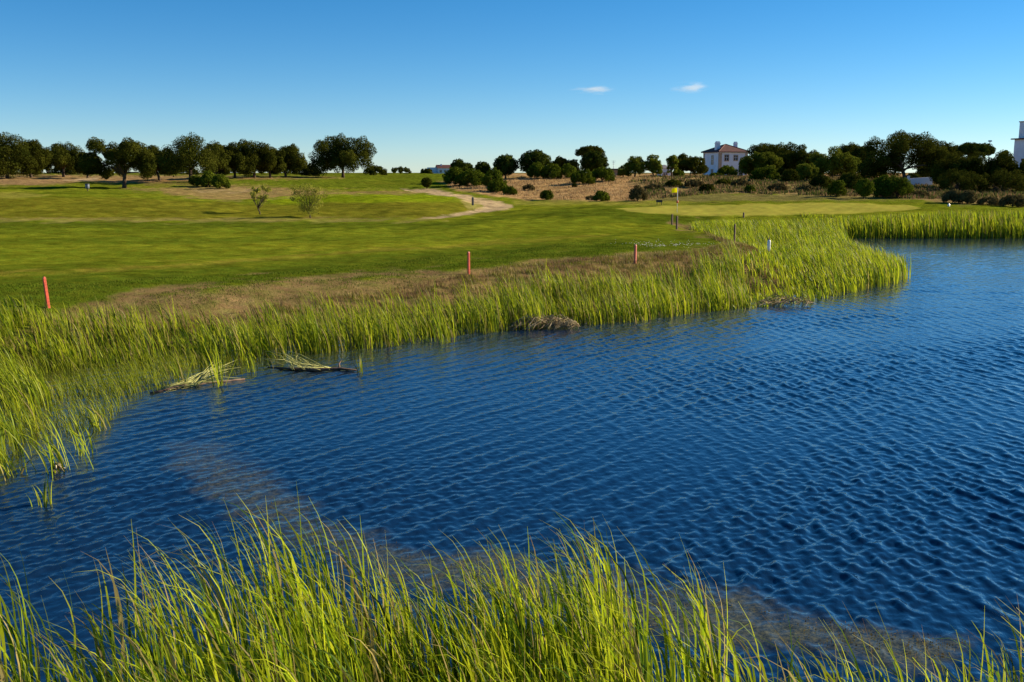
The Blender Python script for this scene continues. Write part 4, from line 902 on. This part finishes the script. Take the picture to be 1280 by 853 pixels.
# flag
Yf = 86; X0 = at(846.5, Yf, 260); z0 = zg1(X0, Yf)
e = empty('golf_flag', (X0, Yf, z0)); tag(e, 'golf flagstick with a yellow flag standing on the putting green', 'flag')
H = zof(234.5, Yf) - z0
MB().tube([(0, 0, -.1), (0, 0, H)], [.022, .02], 8).build('pole', M_wpaint, e, True)
fv, ff = [], []
for i in range(9):
    for j in range(5):
        u = i / 8; fv.append((-.03 - u * .48, .03 * math.sin(u * 4), H - .02 - j / 4 * (.40 - .06 * u) - .10 * u))
for i in range(8):
    for j in range(4): a = i * 5 + j; ff.append((a, a + 1, a + 6, a + 5))
MB().add(fv, ff).build('flag_cloth', M_yellow, e, True)
rgz = zof(252.5, Yf) - z0
MB().tube([(0, 0, rgz - .12), (0, 0, rgz - .1), (0, 0, rgz + .1), (0, 0, rgz + .12)], [.03, .09, .09, .03], 10).build('position_marker', M_red, e, True)
MB().tube([(0, 0, .0), (0, 0, .012)], [.07, .07], 14).build('hole_cup', M_dark, e)
# black sign
Y0 = find_Y(824, 256.5); X0 = at(824, Y0, 255); z0 = zg1(X0, Y0); s = Y0 / 1262
e = empty('tee_sign', (X0, Y0, z0)); tag(e, 'small black board on two short legs behind the putting green', 'sign')
MB().box((0, 0, .38), (.62, .06, .24)).build('board', M_dark, e)
for sx in (-1, 1): MB().box((sx * .22, 0, .12), (.05, .05, .30)).build('leg', M_dark, e)
# litter bin at left
Y0 = find_Y(109.5, 239); X0 = at(109.5, Y0, 238); z0 = zg1(X0, Y0)
e = empty('litter_bin', (X0, Y0, z0)); tag(e, 'small grey bin on a post beside the left tee', 'bin')
MB().tube([(0, 0, .28), (0, 0, .36), (0, 0, .85), (0, 0, .88)], [.20, .26, .28, .24], 14).build('bin_body', simple('dull grey bin', (.12, .14, .17), .6), e, True)
MB().tube([(0, 0, .88), (0, 0, .95), (0, 0, 1.0)], [.3, .28, .05], 14).build('lid', M_dark, e, True)
MB().tube([(0, 0, -.1), (0, 0, .3)], .07, 8).build('post', M_wood, e, True)

# ------------------------------------------------------------------ clouds
def cloud(px, py, wpx, hpx, label, seed):
    Yc = 3200; X0 = at(px, Yc, py); zc = zof(py, Yc); s = Yc / 1262; m, nt, p = newmat('cirrus wisp')
    nt.nodes.remove(p); tc = nt.nodes.new('ShaderNodeTexCoord'); pv = nt.nodes.new('ShaderNodeVolumePrincipled')
    mp = nt.nodes.new('ShaderNodeMapping'); mp.inputs['Scale'].default_value = (.016, .008, .09); mp.inputs['Rotation'].default_value = (0, R(6), 0); mp.inputs['Location'].default_value = (seed, 0, 0); L(nt, tc.outputs['Object'], mp.inputs[0])
    n = noise(nt, 1.0, 5, .62, mp.outputs[0], .6)
    mp2 = nt.nodes.new('ShaderNodeMapping'); mp2.inputs['Scale'].default_value = (1 / (wpx * s / 2), 1 / 60, 1 / (hpx * s / 2)); L(nt, tc.outputs['Object'], mp2.inputs[0])
    ln = nt.nodes.new('ShaderNodeVectorMath'); ln.operation = 'LENGTH'; L(nt, mp2.outputs[0], ln.inputs[0])
    fall = maprange(nt, ln.outputs['Value'], .1, 1.0, 1, 0)
    d_ = math_(nt, 'MULTIPLY', maprange(nt, math_(nt, 'ADD', n.outputs[0], math_(nt, 'MULTIPLY', fall, .35)), .60, .95, 0, 1), math_(nt, 'MULTIPLY', fall, .016))
    L(nt, d_, pv.inputs['Density']); pv.inputs['Color'].default_value = (1, 1, 1, 1); pv.inputs['Anisotropy'].default_value = .2
    L(nt, pv.outputs[0], nt.nodes['Material Output'].inputs['Volume'])
    b = MB(); a, c, e_ = wpx * s / 2, 60, hpx * s / 2
    for i in range(9):
        t = i / 8 * math.pi; b.v += [(-a * math.cos(t), c * math.sin(t) * math.cos(k / 12 * 6.2832), e_ * math.sin(t) * math.sin(k / 12 * 6.2832)) for k in range(12)]
    for i in range(8):
        for k in range(12): b.f.append((i * 12 + k, i * 12 + (k + 1) % 12, (i + 1) * 12 + (k + 1) % 12, (i + 1) * 12 + k))
    o = b.build('cloud', m, smooth=True); o.location = (X0, Yc, zc); tag(o, label, 'cloud', 'wispy clouds')
cloud(743, 112.5, 70, 14, 'small flat wisp of cloud above the hillside, left of the other wisp', 3)
cloud(863, 110, 66, 18, 'small feathery wisp of cloud above the villa', 8)
